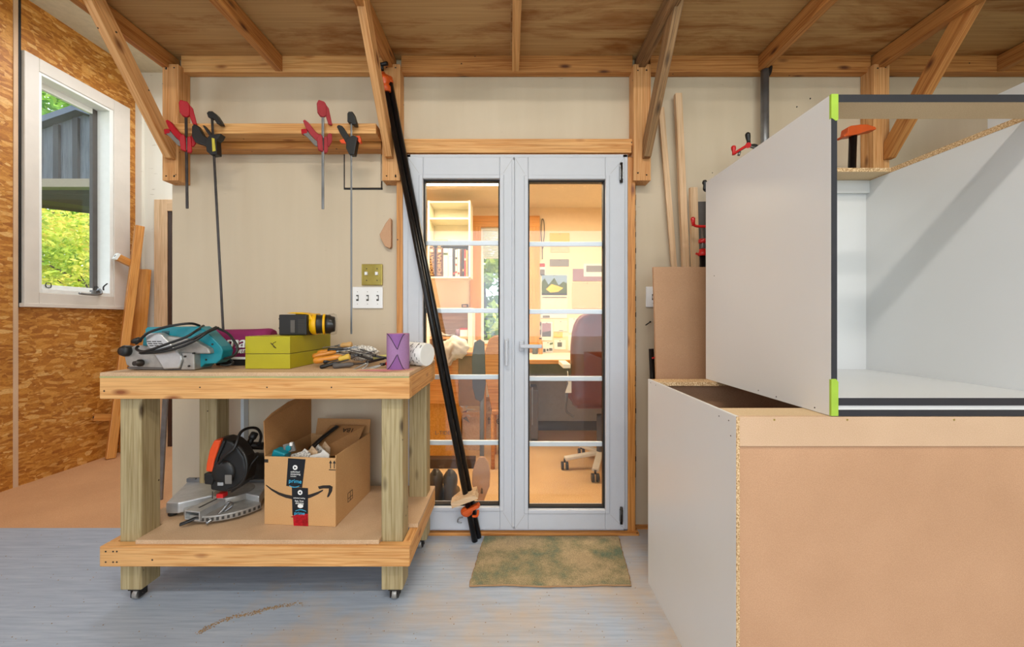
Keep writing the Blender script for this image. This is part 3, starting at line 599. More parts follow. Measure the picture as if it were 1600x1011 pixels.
# black clamp with long dark bar
def black_clamp(px, ytop, ybar, lean, label, silver, tip):
    Z = 1.955; s = Z/F; base = P(px, ybar, Z); t = thing('bar_clamp', label, 'clamp', base, group='bar clamps hanging on the pine rack')
    def xb(y): return px-lean*(ybar-y)/(ybar-ytop)
    def pl(pts, d0, d1, mat, mb): mb.prism([P(xb(y)+dx, y, Z)+Vector((0, d0, 0)) for dx, y in pts], (0, d1-d0, 0), mat)
    b = MB(); b.beam(base, P(xb(ytop), ytop, Z), .004, .009 if silver else .012, 'steel' if silver else 'darksteel', up=(1, 0, 0)); b.build('bar', t, bevel=.001)
    b = MB(); y0 = ytop
    if tip: pl([(-5, y0+1), (-3, y0-2), (3, y0-2), (5, y0+2), (8, y0+12), (9, y0+18), (3, y0+18), (1, y0+15), (-5, y0+14)], -.012, .02, 'black', b)
    else: pl([(-6, y0), (-3, y0-3), (3, y0-3), (8, y0+2), (13, y0+10), (16, y0+17), (9, y0+17), (4, y0+8), (-4, y0+7)], -.01, .02, 'black', b)
    b.build('fixed_jaw', t, bevel=.003, seg=3)
    yb = ytop+40
    if tip:
        b = MB(); pl([(-6, yb), (4, yb-5), (11, yb-2), (8, yb+14), (6, yb+25), (-2, yb+25), (-7, yb+15)], -.014, .02, 'black', b); b.build('sliding_jaw', t, bevel=.003, seg=3)
        b = MB(); pl([(-22, yb-19), (-19, yb-22), (-13, yb-20), (-4, yb-6), (1, yb+2), (-5, yb+12), (-10, yb+2), (-17, yb-9)], -.01, .012, 'black', b); b.build('handle', t, bevel=.004, seg=3)
        b = MB(); pl([(-18, yb+1), (-8, yb-1), (-4, yb+2), (-4, yb+7), (-16, yb+6)], -.006, .008, 'orange', b); b.build('trigger', t, bevel=.002)
        b = MB(); pl([(7, yb-6), (13, yb-6), (15, yb+4), (12, yb+5), (9, yb)], 0, .02, 'orange', b); b.build('pad', t, bevel=.002)
    else:
        b = MB(); pl([(-9, yb+4), (-3, yb-4), (4, yb-6), (16, yb-7), (12, yb), (8, yb+3), (8, yb+25), (-2, yb+26), (-8, yb+20)], -.016, .02, 'black', b); sj = b.build('sliding_jaw', t, bevel=.003, seg=3)
        b = MB(); pl([(2, yb), (6, yb+1), (7, yb+20), (2, yb+21)], -.018, -.0155, 'labelyellow', b); b.build('sticker', sj)
        b = MB(); pl([(-30, yb-19), (-26, yb-23), (-20, yb-20), (-13, yb-6), (-3, yb+1), (-3, yb+14), (-14, yb+10), (-26, yb+6), (-31, yb-4)], -.012, .012, 'black', b); b.build('handle', t, bevel=.005, seg=3)
        b = MB(); pl([(-14, yb-21), (-11, yb-21), (-1, yb-8), (3, yb-2), (-2, yb-1), (-9, yb-12)], -.008, .01, 'black', b); b.build('trigger', t, bevel=.002)
    return t
black_clamp(350, 178, 540, 19, 'black bar clamp with yellow sticker and long dark bar, second from left on the rack', False, False)
black_clamp(549, 178, 522, 0, 'black bar clamp with orange trigger and a long thin silver bar', True, True)

# ================================================================== WALL BITS
ap = MB(); ap.bb(U(540, W), U(596, W), 2.150, 2.159, H(294, W), H(236, W), 'cream')
a = ap.build('access_panel', label='square cream access panel with dark gap beside the second shelf post', cat='panel', bevel=.001)
b = MB(); b.bb(U(537.5, W), U(539.5, W), 2.157, 2.1605, H(294, W), H(234, W), 'gasket').bb(U(537.5, W), U(598, W), 2.157, 2.1605, H(296.5, W), H(294.2, W), 'gasket').bb(U(596.2, W), U(597.6, W), 2.157, 2.1605, H(296, W), H(283, W), 'gasket')
b.build('gap', a)
b = MB(); b.prism([P(x, y, 2.13) for x, y in ((609, 340), (602, 349), (593, 366), (594, 371), (601, 385), (609, 388), (611, 385), (611, 342))], (0, .028, 0), 'mdf')
b.build('wood_offcut', label='tan curved wooden offcut fixed to the cream wall left of the door', cat='offcut', bevel=.003)
def switchplate(x0, x1, y0, y1, mat, label, ngang, kind):
    t = thing('switch_plate', label, 'light switch', (U((x0+x1)/2, W), W, H(y1, W)))
    MB().bb(U(x0, W), U(x1, W), 2.148, 2.1595, H(y1, W), H(y0, W), mat).build('cover_plate', t, bevel=.003, seg=3)
    for i in range(ngang):
        xc = x0+(x1-x0)*(i+.5)/ngang; yc = (y0+y1)/2
        b = MB()
        if kind == 'toggle':
            b.bb(U(xc-2, W), U(xc+2, W), 2.134, 2.149, H(yc+1, W), H(yc-4, W), 'plate')
            b.build('toggle', t, bevel=.001)
            b = MB()
            for yy in (yc-9, yc+9): b.cyl((U(xc, W), 2.1455, H(yy, W)), (U(xc, W), 2.149, H(yy, W)), .003, 'slot')
            b.each('screw', t)
        else:
            b.bb(U(xc-1.8, W), U(xc+1.8, W), 2.146, 2.149, H(yc+5, W), H(yc-4, W), 'slot'); b.bb(U(xc-1.1, W), U(xc+1.1, W), 2.138, 2.147, H(yc+2.5, W), H(yc-2, W), 'plate')
            b.build('toggle', t)
            b = MB()
            for yy in (yc-9, yc+10): b.cyl((U(xc, W), 2.1465, H(yy, W)), (U(xc, W), 2.149, H(yy, W)), .0022, 'grey')
            b.each('screw', t)
    return t
switchplate(566, 598.5, 413, 446, 'brass', 'brass double light switch plate left of the door', 2, 'toggle')
switchplate(552, 599, 448.5, 482, 'plate', 'wide white triple switch plate just below the brass one', 3, 'slim')
switchplate(1008.5, 1030, 448, 480, 'plate', 'white switch plate right of the door, partly behind the leaning fibreboard', 1, 'slim')
b = MB(); b.cyl(P(1016, 503, 2.155), P(1009, 508, 2.11), .003, 'darksteel', n=8); b.ball(P(1016, 503, 2.15), .006, 'darksteel', n=8)
b.build('nail', label='dark nail sticking out of the wall below the white switch plate', cat='nail')
# vertical grey pipe on the right
b = MB(); b.cyl((U(1195, 2.1), 2.1, H(330, 2.1)), (U(1195, 2.1), 2.1, DZ-.092), .020, 'galv', n=20)
b.tube([P(1200, 118, 2.1), P(1203, 112, 2.1), P(1204, 104, 2.1)], .010, 'black')
b.build('steel_pipe', label='grey steel pipe standing upright on the wall behind the white cabinet', cat='pipe')
# ================================================================== LEANING PIPES
def pipe_clamp(name, p0, p1, r, label, extras):
    t = thing(name, label, 'clamp', p0, group='long black pipe clamps leaning on the shelf post')
    b = MB(); b.cyl(p0, p1, r, 'blackpipe', n=20); b.build('pipe', t)
    return t
a0, a1 = P(742, 842, 2.03), P(600, 124, 2.045); a0.z = .0
c0, c1 = P(748, 838, 2.065), P(609, 128, 2.060); c0.z = 0
t = pipe_clamp('pipe_clamp', a0, a1, .0155, 'long black pipe clamp leaning across the door, the nearer one holding orange jaws', 1)
d = (a1-a0).normalized()
b = MB(); b.lathe(a1-d*.075, d, [(0, .024), (.03, .028), (.045, .020), (.055, .031), (.085, .031), (.09, .016), (.11, .012)], 'orange2'); 
b.build('head', t, label='orange screw head')
b = MB(); b.cyl(a1+d*.05, a1+d*.085, .010, 'black'); b.tube([a1+d*.075+Vector((-.03, 0, 0)), a1+d*.08, a1+d*.075+Vector((.035, -.01, 0.005))], .010, 'black'); b.build('crank', t)
q = a0+d*.16
b = MB(); b.ball(q+Vector((-.012, -.0, 0)), .030, 'orange2', sq=(1.1, .9, .9)); b.beam(q+Vector((-.03, -.01, .0)), q+Vector((.055, -.02, .045)), .035, .018, 'orange2'); b.tube([q+Vector((.02, -.02, -.015)), q+Vector((.045, -.025, -.01)), q+Vector((.05, -.025, .02))], .007, 'orange2')
b.build('jaw', t, label='orange sliding jaw', bevel=.002)
b = MB(); b.tube([q+Vector((-.03, -.02, -.02)), q+Vector((-.05, -.03, -.02)), q+Vector((-.055, -.03, -.04)), q+Vector((-.035, -.03, -.045))], .004, 'steel'); b.build('spring', t)
b = MB(); b.prism([P(x, y, 1.985) for x, y in ((704, 786), (741, 774), (747, 780), (706, 795))], (0, .05, .008), 'pale_wood'); b.prism([P(x, y, 2.04) for x, y in ((706, 782), (718, 773), (744, 766), (746, 774), (712, 786))], (0, .05, 0), 'pale_wood')
b.build('wood_pad', t, label='pale wooden clamping pads', bevel=.002)
t = pipe_clamp('pipe_clamp', c0, c1, .0155, 'long black pipe clamp leaning across the door, the one behind touching the door frame', 0)
d = (c1-c0).normalized()
b = MB(); b.lathe(c1-d*.01, d, [(0, .017), (.01, .0185), (.03, .0185), (.035, .015)], 'orange2'); b.build('head', t, label='orange collar')

# ================================================================== WORKBENCH
HT = H(582, 1.548)       # bench top height
bx0, bx1, by0, by1 = -1.656, -.405, 1.548, 2.075
wb = thing('workbench', 'wooden rolling workbench with plywood top, lower shelf and square posts on casters', 'workbench', ((bx0+bx1)/2, (by0+by1)/2, 0))
MB().bb(bx0, bx1, by0, by1, HT-.018, HT, 'benchtop').build('tabletop', wb, bevel=.004)
def rails(z0, z1, nm):
    MB().bb(bx0, bx1, by0, by0+.038, z0, z1, 'pine_rail').build(nm, wb, bevel=.004)
    MB().bb(bx0, bx1, by1-.038, by1, z0, z1, 'pine_rail').build(nm, wb, bevel=.004)
    MB().bb(bx0, bx0+.038, by0+.0385, by1-.0385, z0, z1, 'pine_rail').build(nm, wb, bevel=.004)
    MB().bb(bx1-.038, bx1, by0+.0385, by1-.0385, z0, z1, 'pine_rail').build(nm, wb, bevel=.004)
rails(HT-.018-.0895, HT-.0185, 'top_rail')
SZ1 = H(854, 1.548); SZ0 = H(886, 1.548)
rails(SZ0, SZ1, 'bottom_rail')
MB().bb(bx0+.002, bx1-.002, by0-.0012, by0+.001, HT-.0215, HT-.0165, 'greenline').build('chalk_line', wb)
SH = SZ1+.018
b = MB(); b.prism([Vector(p) for p in ((-1.525, by0+.014, SZ1), (-.533, by0+.014, SZ1), (-.533, by0+.14, SZ1), (bx1+.0, by0+.14, SZ1), (bx1+.0, by1, SZ1), (bx0, by1, SZ1), (bx0, by0+.14, SZ1), (-1.525, by0+.14, SZ1))], (0, 0, .018), 'benchtop')
b.build('lower_shelf', wb, bevel=.002)
for (lx, ly, front) in ((-1.614, by0+.040, 1), (-.533, by0+.040, 1), (-1.575, by1-.042-.089, 0), (-.512, by1-.042-.089, 0)):
    zb_ = .052
    b = MB(); 
    # grain vertical: the longest side
    b.bb(lx, lx+.089, ly, ly+.089, zb_, HT-.0185, 'treated'); lg = b.build('leg', wb, bevel=.005, seg=3)
    cx, cy = lx+.05, ly+.03
    b = MB(); b.bb(cx-.022, cx+.022, cy-.025, cy+.03, zb_-.006, zb_, 'darksteel'); b.bb(cx-.018, cx-.014, cy-.018, cy+.02, .012, zb_-.003, 'darksteel'); b.bb(cx+.014, cx+.018, cy-.018, cy+.02, .012, zb_-.003, 'darksteel'); b.cyl((cx-.022, cy, .023), (cx+.022, cy, .023), .004, 'darksteel')
    cs = b.build('caster', lg)
    b = MB(); b.cyl((cx-.010, cy, .0235), (cx+.010, cy, .0235), .0235, 'casting', n=24); b.build('wheel', cs, label='worn caster wheel', bevel=.002) if False else b.build('wheel', lg, label='worn caster wheel', bevel=.002)
b = MB()   # nail and screw heads on the front rails
for xx in (-1.63, -1.60, -1.585): 
    for zz in (SZ0+.02, SZ1-.02): b.cyl((xx, by0-.0008, zz), (xx, by0+.002, zz), .0035, 'darksteel', n=8)
for xx in (-1.25, -.98, -.72): b.cyl((xx, by0-.0008, HT-.06), (xx, by0+.002, HT-.06), .003, 'darksteel', n=8)
b.each('screw_head', wb)

# ================================================================== BELT SANDER
def sander():
    t = thing('belt_sander', 'teal and silver belt sander with wound black cord and magenta dust bag, on the bench', 'power tool', (U(265, 1.66), 1.66, HT))
    k = 1.66
    b = MB(); b.px([(192, 549), (197, 570), (203, 574), (255, 576), (303, 577), (303, 553), (255, 543), (210, 540)], 1.615, 1.70, 'casting'); fr = b.build('track_frame', t, bevel=.004, seg=3)
    b = MB(); b.px([(197, 574), (203, 577), (300, 578.5), (300, 575), (203, 573)], 1.612, 1.705, 'greydark'); b.build('sanding_belt', t, bevel=.001)
    b = MB(); b.px([(226, 524), (229, 521), (246, 520), (252, 523), (283, 556), (284, 562), (279, 576), (255, 577), (240, 553), (229, 540)], 1.595, 1.63, 'alu'); b.build('belt_cover', t, bevel=.005, seg=3)
    b = MB()
    for i, (x0, x1) in enumerate(((229, 252), (231, 256), (233, 258))):
        y = 533+i*3.2
        for j in range(3): xx = x0+j*8; b.px([(xx, y), (xx+6, y), (xx+6.6, y+1.4), (xx+.6, y+1.4)], 1.593, 1.60, 'slot')
    b.each('vent', t)
    b = MB(); b.px([(283, 551), (303, 552), (304, 578), (282, 578), (286, 563)], 1.603, 1.70, 'casting'); b.build('gear_case', t, bevel=.004, seg=3)
    b = MB(); b.px([(253, 524), (300, 530), (326, 545), (328, 553), (300, 553), (278, 551)], 1.61, 1.69, 'casting'); b.build('motor_case', t, bevel=.006, seg=3)
    b = MB(); b.px([(226, 515), (229, 511), (310, 510), (320, 516), (345, 541), (348, 548), (345, 562), (337, 568), (320, 569), (314, 574), (305, 577), (299, 553), (302, 551), (318, 551), (327, 553), (330, 551), (326, 545), (311, 534), (298, 531), (262, 533), (250, 522), (227, 523)], 1.635, 1.70, 'teal')
    b.px([(224, 520), (238, 519), (238, 540), (222, 540)], 1.64, 1.70, 'teal'); b.build('body', t, bevel=.008, seg=4)
    b = MB()
    for i in range(7): b.px([(253, 517.5+i*1.9), (264, 517.5+i*1.9), (264, 518.5+i*1.9), (253, 518.5+i*1.9)], 1.633, 1.64, 'slot')
    b.each('vent', t)
    b = MB(); z = 1.60; c = P(200.5, 548, 1.62)
    b.lathe(c+Vector((0, .05, 0)), (0, -1, 0), [(0, .012), (.03, .014), (.04, .022), (.065, .024), (.078, .018), (.08, .006)], 'black', n=24); b.build('front_knob', t)
    c = P(219, 567, 1.61); b = MB(); b.lathe(c+Vector((0, .02, 0)), (0, -1, 0), [(0, .014), (.025, .015), (.028, .010), (.045, .010)], 'darksteel', n=20); b.build('adjuster', t)
    b = MB()
    for x, y in ((289, 557), (302, 552), (295, 572), (255, 552), (332, 538), (322, 562)): b.lathe(P(x, y, 1.60 if x < 310 else 1.634), (0, -1, 0), [(-.006, .004), (.002, .004), (.003, .002)], 'darksteel', n=8)
    b.each('screw', t)
    # cord loops
    def PP(l): return [P(x, y, z) for x, y, z in l]
    b = MB()
    b.tube(PP([(312, 509, 1.66), (300, 505.5, 1.63), (280, 507, 1.60), (255, 512, 1.585), (232, 520, 1.58), (219, 531, 1.585), (213, 537, 1.60)]), .0052, 'black')
    b.tube(PP([(338, 511, 1.66), (318, 521, 1.60), (295, 532, 1.575), (270, 541, 1.57), (245, 548, 1.572), (222, 549, 1.575), (213, 545, 1.585), (216, 541, 1.60)]), .0052, 'black')
    b.tube(PP([(318, 509, 1.67), (305, 518, 1.60), (290, 527, 1.575), (265, 536, 1.565), (240, 545, 1.567), (220, 551, 1.575), (225, 552, 1.58), (250, 550, 1.575), (280, 543, 1.57), (305, 532, 1.575), (325, 519, 1.61), (341, 512, 1.66)]), .0052, 'black')
    b.tube(PP([(338, 512, 1.66), (355, 520, 1.66), (366, 533, 1.64), (371, 545, 1.63), (366, 555, 1.63), (352, 560, 1.65), (344, 560, 1.67)]), .0052, 'black')
    b.tube(PP([(345, 570, 1.66), (355, 571, 1.63), (364, 567, 1.64), (360, 562, 1.68)]), .0045, 'black')
    b.build('cord', t)
    b = MB(); b.lathe(P(207, 534, 1.60), P(221, 530, 1.60)-P(207, 534, 1.60), [(0, .008), (.012, .012), (.03, .012), (.036, .007)], 'black', n=12); b.build('plug', t)
    # dust bag
    b = MB(); ring = []
    for (x, top, bot, dep) in ((318, 513, 532, .02), (330, 514, 545, .04), (345, 515, 556, .055), (370, 514.5, 560, .06), (400, 514, 560, .06), (420, 513, 558, .055), (428, 516, 550, .03)):
        zc = 1.83; c = P(x, (top+bot)/2, zc); hh = (bot-top)/2*zc/F
        ring.append([c+Vector((0, dep*math.copysign(abs(math.cos(q))**.7, math.cos(q)), hh*math.copysign(abs(math.sin(q))**.6, math.sin(q)))) for q in [2*math.pi*j/20 for j in range(20)]])
    b.rings(ring, 'magenta'); bag = b.build('dust_bag', t, label='magenta cloth dust bag')
    b = MB(); b.px([(335, 558), (430, 558), (430, 561.5), (333, 561.5)], 1.775, 1.88, 'white'); b.px([(335, 561.5), (430, 561.5), (430, 571), (338, 571)], 1.78, 1.88, 'black'); b.build('bag_frame', t)
    text('makita', 17*1.766/F*1.55, P(352, 543, 1.762), (1, 0, 0), (0, 0, 1), 'white', 'bag_lettering', bag, shear=.25, ex=.004)
    text('AT WORK', 6*1.766/F*1.5, P(372, 552, 1.764), (1, 0, 0), (0, 0, 1), 'white', 'bag_lettering', bag, shear=.25, ex=.006)
sander()

# ================================================================== OLIVE BOX
gx0, gx1, gy0, gy1 = U(383, 1.655), U(453, 1.655), 1.655, 2.03
ob = thing('painted_box', 'olive green painted wooden box with a lift-off lid, standing on the bench', 'box', ((gx0+gx1)/2, (gy0+gy1)/2, HT))
zt_ = H(525.5, 1.655); zm = H(553, 1.655)
MB().bb(gx0, gx1, gy0, gy1, HT+.001, zm-.001, 'olive').build('base', ob, bevel=.002)
b = MB(); b.bb(gx0, gx1, gy0, gy1, zm+.001, zt_, 'olive'); ld = b.build('lid', ob, bevel=.002)
b = MB(); b.bb(gx0+.003, gx1-.003, gy0+.003, gy1-.003, zm-.0015, zm+.0015, 'slot'); b.build('seam', ob)
b = MB(); b.tube([P(423, 536, 1.654), P(427, 540, 1.654), P(431, 544, 1.654), P(427, 541, 1.654)], .0022, 'carve'); b.tube([P(431, 534, 1.654), P(426, 537, 1.654), P(428, 541, 1.654)], .0014, 'carve'); b.build('scratch', ld)
# ---- drill
def drill():
    t = thing('cordless_drill', 'yellow and black cordless drill lying on the olive box, battery towards the viewer', 'drill', (U(465, 1.82), 1.82, zt_))
    y0 = 1.745; z0 = zt_+.0015
    def px(x, y, Z=1.745): return P(x, y, Z)
    b = MB(); x0, x1 = U(435.5, y0), U(479, y0); zt2 = H(491.5, y0)
    b.bb(x0, x1, y0, y0+.06, z0, zt2, 'black')
    for zz in (.35, .8): b.bb(x0-.005, x0+.004, y0+.004, y0+.04, z0+(zt2-z0)*zz-.006, z0+(zt2-z0)*zz+.004, 'black')
    bt = b.build('battery', t, bevel=.006, seg=3)
    b = MB(); xx = U(459, y0); b.bb(xx-.014, xx+.006, y0-.002, y0+.003, z0+.012, z0+.068, 'greydark')
    for i in range(9): b.bb(U(466, y0), U(477, y0), y0-.002, y0+.001, z0+.012+i*.007, z0+.0155+i*.007, 'slot')
    b.build('battery_ribs', bt)
    # yellow housing
    c = Vector((U(474, y0), y0+.08, (z0+zt2)/2+.004)); d = Vector((.62, .55, 0)).normalized()
    b = MB(); b.px([(447, 489.5), (455, 488), (472, 488), (484, 491), (489, 501), (484, 512), (480, 520), (479, 491.5)], y0+.02, y0+.09, 'yellow')
    b.bb(U(450, y0), U(481, y0), y0+.06, y0+.12, z0, zt2+.006, 'yellow')
    b.build('housing', t, bevel=.005, seg=3)
    R = (zt2-z0)/2+.002; b = MB(); c2 = Vector((U(475, y0), y0+.055, z0+R)); dd = Vector((1, .35, 0)).normalized()
    b.lathe(c2, dd, [(0, R*.9), (.02, R), (.028, R)], 'yellow', n=28); b.build('housing', t)
    b = MB(); b.lathe(c2, dd, [(.028, R*.93), (.033, R*.9), (.052, R*.9), (.056, R*.97)], 'black', n=28); b.build('motor_grille', t)
    b = MB(); b.lathe(c2, dd, [(.056, R*1.0), (.061, R*1.02), (.066, R*.98)], 'yellow', n=28); b.build('clutch_ring', t)
    b = MB(); b.lathe(c2, dd, [(.066, R*.92), (.085, R*.92), (.09, R*.8), (.105, R*.72), (.108, R*.3)], 'black', n=28); b.build('chuck', t)
    b = MB(); 
    for q in range(3): b.box(c2+dd*.099+Vector((0, -.022, (-1+q)*.012)), (.01, .01, .006), 'handle', frame_of(dd))
    b.build('chuck_marks', t)
    b = MB(); b.lathe(c2, dd, [(.078, R*1.0), (.100, R*1.06), (.112, R*.95), (.116, R*.6)], 'clear', n=28, cap=False); b.build('clear_guard', t, label='clear plastic guard')
drill()

# ================================================================== HAND TOOLS
rt = random.Random(3)
def turned_tool(hx, hy, hz, tx, ty, tz, hmat, hr, bmat, kind, label, hl=.09):
    p = P(hx, hy, hz); q = P(tx, ty, tz); d = (q-p).normalized()
    t = thing('hand_tool', label, 'tool', ((p+q)/2)[:2]+(HT,) if False else ((p.x+q.x)/2, (p.y+q.y)/2, min(p.z, q.z)), group='hand tools heaped on the bench')
    b = MB(); b.lathe(p, d, [(0, hr*.55), (hl*.06, hr*.95), (hl*.25, hr), (hl*.5, hr*.8), (hl*.8, hr*.95), (hl*.95, hr*.6), (hl, hr*.5)], hmat, n=14); b.build('handle', t)
    L = (q-p).length; b = MB()
    if kind == 'chisel': b.lathe(p+d*hl, d, [(-.004, .006), (.012, .0075), (.014, .0045), (.03, .004)], bmat, n=10); b.beam(p+d*(hl+.028), q, .012, .004, bmat)
    elif kind == 'driver': b.cyl(p+d*(hl-.003), q, .0033, bmat, n=10)
    else: b.beam(p+d*(hl-.003), q, .014, .004, bmat)
    b.build('blade', t, bevel=.0008)
    return t
TT = [
 (488, 557, 1.74, 545, 546, 1.80, 'handle', .0125, 'steel', 'chisel', 'chisel with an orange handle end-on, leftmost in the tool heap', .10),
 (496, 553, 1.79, 556, 541, 1.85, 'handle', .0155, 'steel', 'chisel', 'chisel with a thick varnished handle, beside the olive box', .075),
 (490, 564, 1.70, 560, 553, 1.74, 'handle', .0155, 'darksteel', 'file', 'file with a long orange-brown wooden handle, front left of the heap', .12),
 (550, 538, 1.86, 505, 543, 1.86, 'handle3', .014, 'steel', 'chisel', 'chisel with a pale round handle on top of the tool heap', .055),
 (547, 557, 1.70, 512, 566, 1.69, 'handle2', .0145, 'darksteel', 'file', 'tool with a short yellow wooden handle in the middle of the heap', .05),
 (500, 574, 1.665, 545, 562, 1.69, 'black', .009, 'darksteel', 'driver', 'black handled screwdriver lying at the front of the heap', .075),
 (512, 547, 1.78, 560, 543, 1.80, 'black', .009, 'steel', 'chisel', 'dark grey chisel across the back of the heap', .075),
 (520, 572, 1.67, 575, 567, 1.71, 'greydark', .012, 'darksteel', 'driver', 'screwdriver with a thick grey handle lying flat at the front', .085),
 (530, 562, 1.70, 588, 548, 1.80, 'greydark', .011, 'steel', 'chisel', 'chisel with a dull grey handle under the dark pliers', .07),
 (505, 566, 1.70, 548, 552, 1.77, 'black', .010, 'darksteel', 'driver', 'black screwdriver between the varnished handles', .06),
 (604, 569, 1.69, 640, 560, 1.78, 'redmetal', .0115, 'darksteel', 'file', 'red handled screwdriver lying beside the purple roll', .035),
]
for a in TT: turned_tool(*a)
def pliers(p, q, r, col, label):
    p, q, r = Vector(p), Vector(q), Vector(r); t = thing('pliers', label, 'tool', (q.x, q.y, min(p.z, q.z)-.004), group='pliers heaped on the bench')
    n = Vector((0, 0, .004))
    b = MB(); b.tube([p, (p+q)/2+Vector((0, .012, 0)), q], .0055, col, flat=.6); b.build('handle', t)
    s = p+Vector((.03, .035, .002)); b = MB(); b.tube([s, (s+q)/2+Vector((.012, 0, 0)), q+n], .0055, col, flat=.6); b.build('handle', t)
    b = MB(); b.cyl(q-n, q+n*2, .010, 'darksteel', n=14); b.beam(q, r, .014, .010, 'darksteel'); b.build('jaws', t, bevel=.002)
pliers(P(545, 581, 1.63), P(575, 566, 1.70), P(600, 560, 1.76), 'casting', 'worn grey pliers, nearest the front edge of the bench')
pliers(P(560, 579, 1.64), P(597, 570, 1.70), P(625, 561, 1.78), 'casting', 'long grey pliers pointing at the purple roll')
pliers(P(530, 551, 1.80), P(563, 556, 1.74), P(582, 562, 1.72), 'greydark', 'dark pliers crossing the middle of the tool heap')
pliers(P(548, 547, 1.80), P(585, 556, 1.76), P(606, 560, 1.78), 'greydark', 'dark pliers right beside the crumpled paper')
b = MB(); b.beam(P(583, 560, 1.79), P(612, 556, 1.82), .035, .018, 'mdfside'); b.build('wood_block', label='small brown wooden block among the tools, left of the purple roll', cat='block', bevel=.002)
# crumpled newspaper
bm = bmesh.new(); bmesh.ops.create_icosphere(bm, subdivisions=4, radius=1)
rr = random.Random(5); dirs = [Vector((rr.gauss(0, 1), rr.gauss(0, 1), rr.gauss(0, 1))).normalized() for _ in range(26)]
b = MB(); c = P(566, 552, 1.87); vs = []
for v in bm.verts:
    n = v.co.normalized(); s = 1+.25*max(abs(n.dot(dirs[i]))**14 for i in range(26))-.16*min(1, abs(math.sin(9*n.x+6*n.z+4*n.y)))
    vs.append(c+Vector((n.x*.075*s, n.y*.045*s, n.z*.034*s)))
fs = [[x.index for x in f.verts] for f in bm.faces]; bm.free()
b.add(vs, fs, 'newsprint'); b.prism([P(x, y, 1.80) for x, y in ((552, 555), (583, 552), (594, 558), (575, 561), (570, 575-13))], (0, .004, .0), 'newsprint')
b.build('crumpled_newspaper', label='crumpled ball of printed newspaper behind the hand tools', cat='paper')
# purple abrasive roll
rc = P(622, 577, 1.66); rc.z = HT
pr = thing('abrasive_roll', 'purple abrasive roll with pointed cut-outs standing upright on the bench', 'sandpaper roll', rc)
r = .0475; hR = H(521.5, 1.62)-HT
b = MB(); b.cyl(rc+Vector((0, 0, .001)), rc+Vector((0, 0, hR)), r, 'purple', n=48, cap=False); b.cyl(rc+Vector((0, 0, .002)), rc+Vector((0, 0, hR-.002)), r-.011, 'purple_in', n=32)
b.prism([rc+Vector((math.cos(q)*r, math.sin(q)*r, hR-.004)) for q in [2*math.pi*i/40 for i in range(40)]], (0, 0, .003), 'pink'); b.build('roll', pr)
# overlapping flap with two pointed arches
def arc_flap(up):
    b = MB(); g = []; n = 24; q0, q1 = math.radians(218), math.radians(322)
    R2 = r+.0018
    inner, outer = [], []
    for i in range(n+1):
        u = i/n; q = q0+(q1-q0)*u; e = abs(u-.62)/.62 if u < .62 else abs(u-.62)/.38
        h = .062*(1-e**1.0) if True else 0
        h = .066*(1-math.sin(min(1, e)*math.pi/2))
        z = (hR-.001-h) if up else (.002+h)
        inner.append((q, z))
    # rim ribbon following the cut edge
    b.tube([rc+Vector((math.cos(q)*R2, math.sin(q)*R2, z)) for q, z in inner], .0012, 'ink', sub=1, n=6)
    vs = []; fs = []
    for q, z in inner:
        zz = hR-.0005 if up else .001
        vs += [rc+Vector((math.cos(q)*(r+.0006), math.sin(q)*(r+.0006), z)), rc+Vector((math.cos(q)*(r+.0006), math.sin(q)*(r+.0006), zz))]
    for i in range(n): fs.append((2*i, 2*i+1, 2*i+3, 2*i+2))
    b.add(vs, fs, 'purple_in'); b.build('cut_flap', pr)
arc_flap(True); arc_flap(False)
b = MB(); z = HT+.001; b.prism([P(x, y, 1) for x, y in ()], (0, 0, 1), 'pink') if False else None
pts = [Vector((U(560, 1.62), 1.60, z)), Vector((U(603, 1.58), 1.572, z)), Vector((U(625, 1.6), 1.605, z)), Vector((U(648, 1.65), 1.64, z)), Vector((U(610, 1.64), 1.64, z))]
b.prism(pts, (0, 0, .0012), 'pink'); b.build('abrasive_strip', label='loose pink abrasive strip lying flat at the front edge of the bench', cat='sandpaper')
# white labelled roll
c0 = P(632, 552, 1.80); c1 = P(668, 556, 1.74); c0.z = HT+.058; c1.z = HT+.0545; d = c1-c0
tl = thing('labelled_tin', 'white printed roll lying on its side behind the purple roll', 'roll', ((c0.x+c1.x)/2, (c0.y+c1.y)/2, HT))
b = MB(); b.cyl(c0, c1, .0535, 'white', r1=.052, n=36); body = b.build('body', tl, bevel=.002)
R = frame_of(d); dn = d.normalized(); b = MB(); rr = random.Random(9)
for i in range(90):
    h = rr.uniform(.12, .94)*d.length; q = rr.uniform(0, 2*math.pi); p = c0+dn*h+R@Vector((0, math.cos(q), math.sin(q)))*.0531
    nrm = R@Vector((0, math.cos(q), math.sin(q))); tt = nrm.cross(dn)
    l = rr.uniform(.002, .009)
    b.prism([p-tt*l, p+tt*l, p+tt*l+dn*.0022, p-tt*l+dn*.0022], nrm*.0012, 'slot')
b.build('print', body)

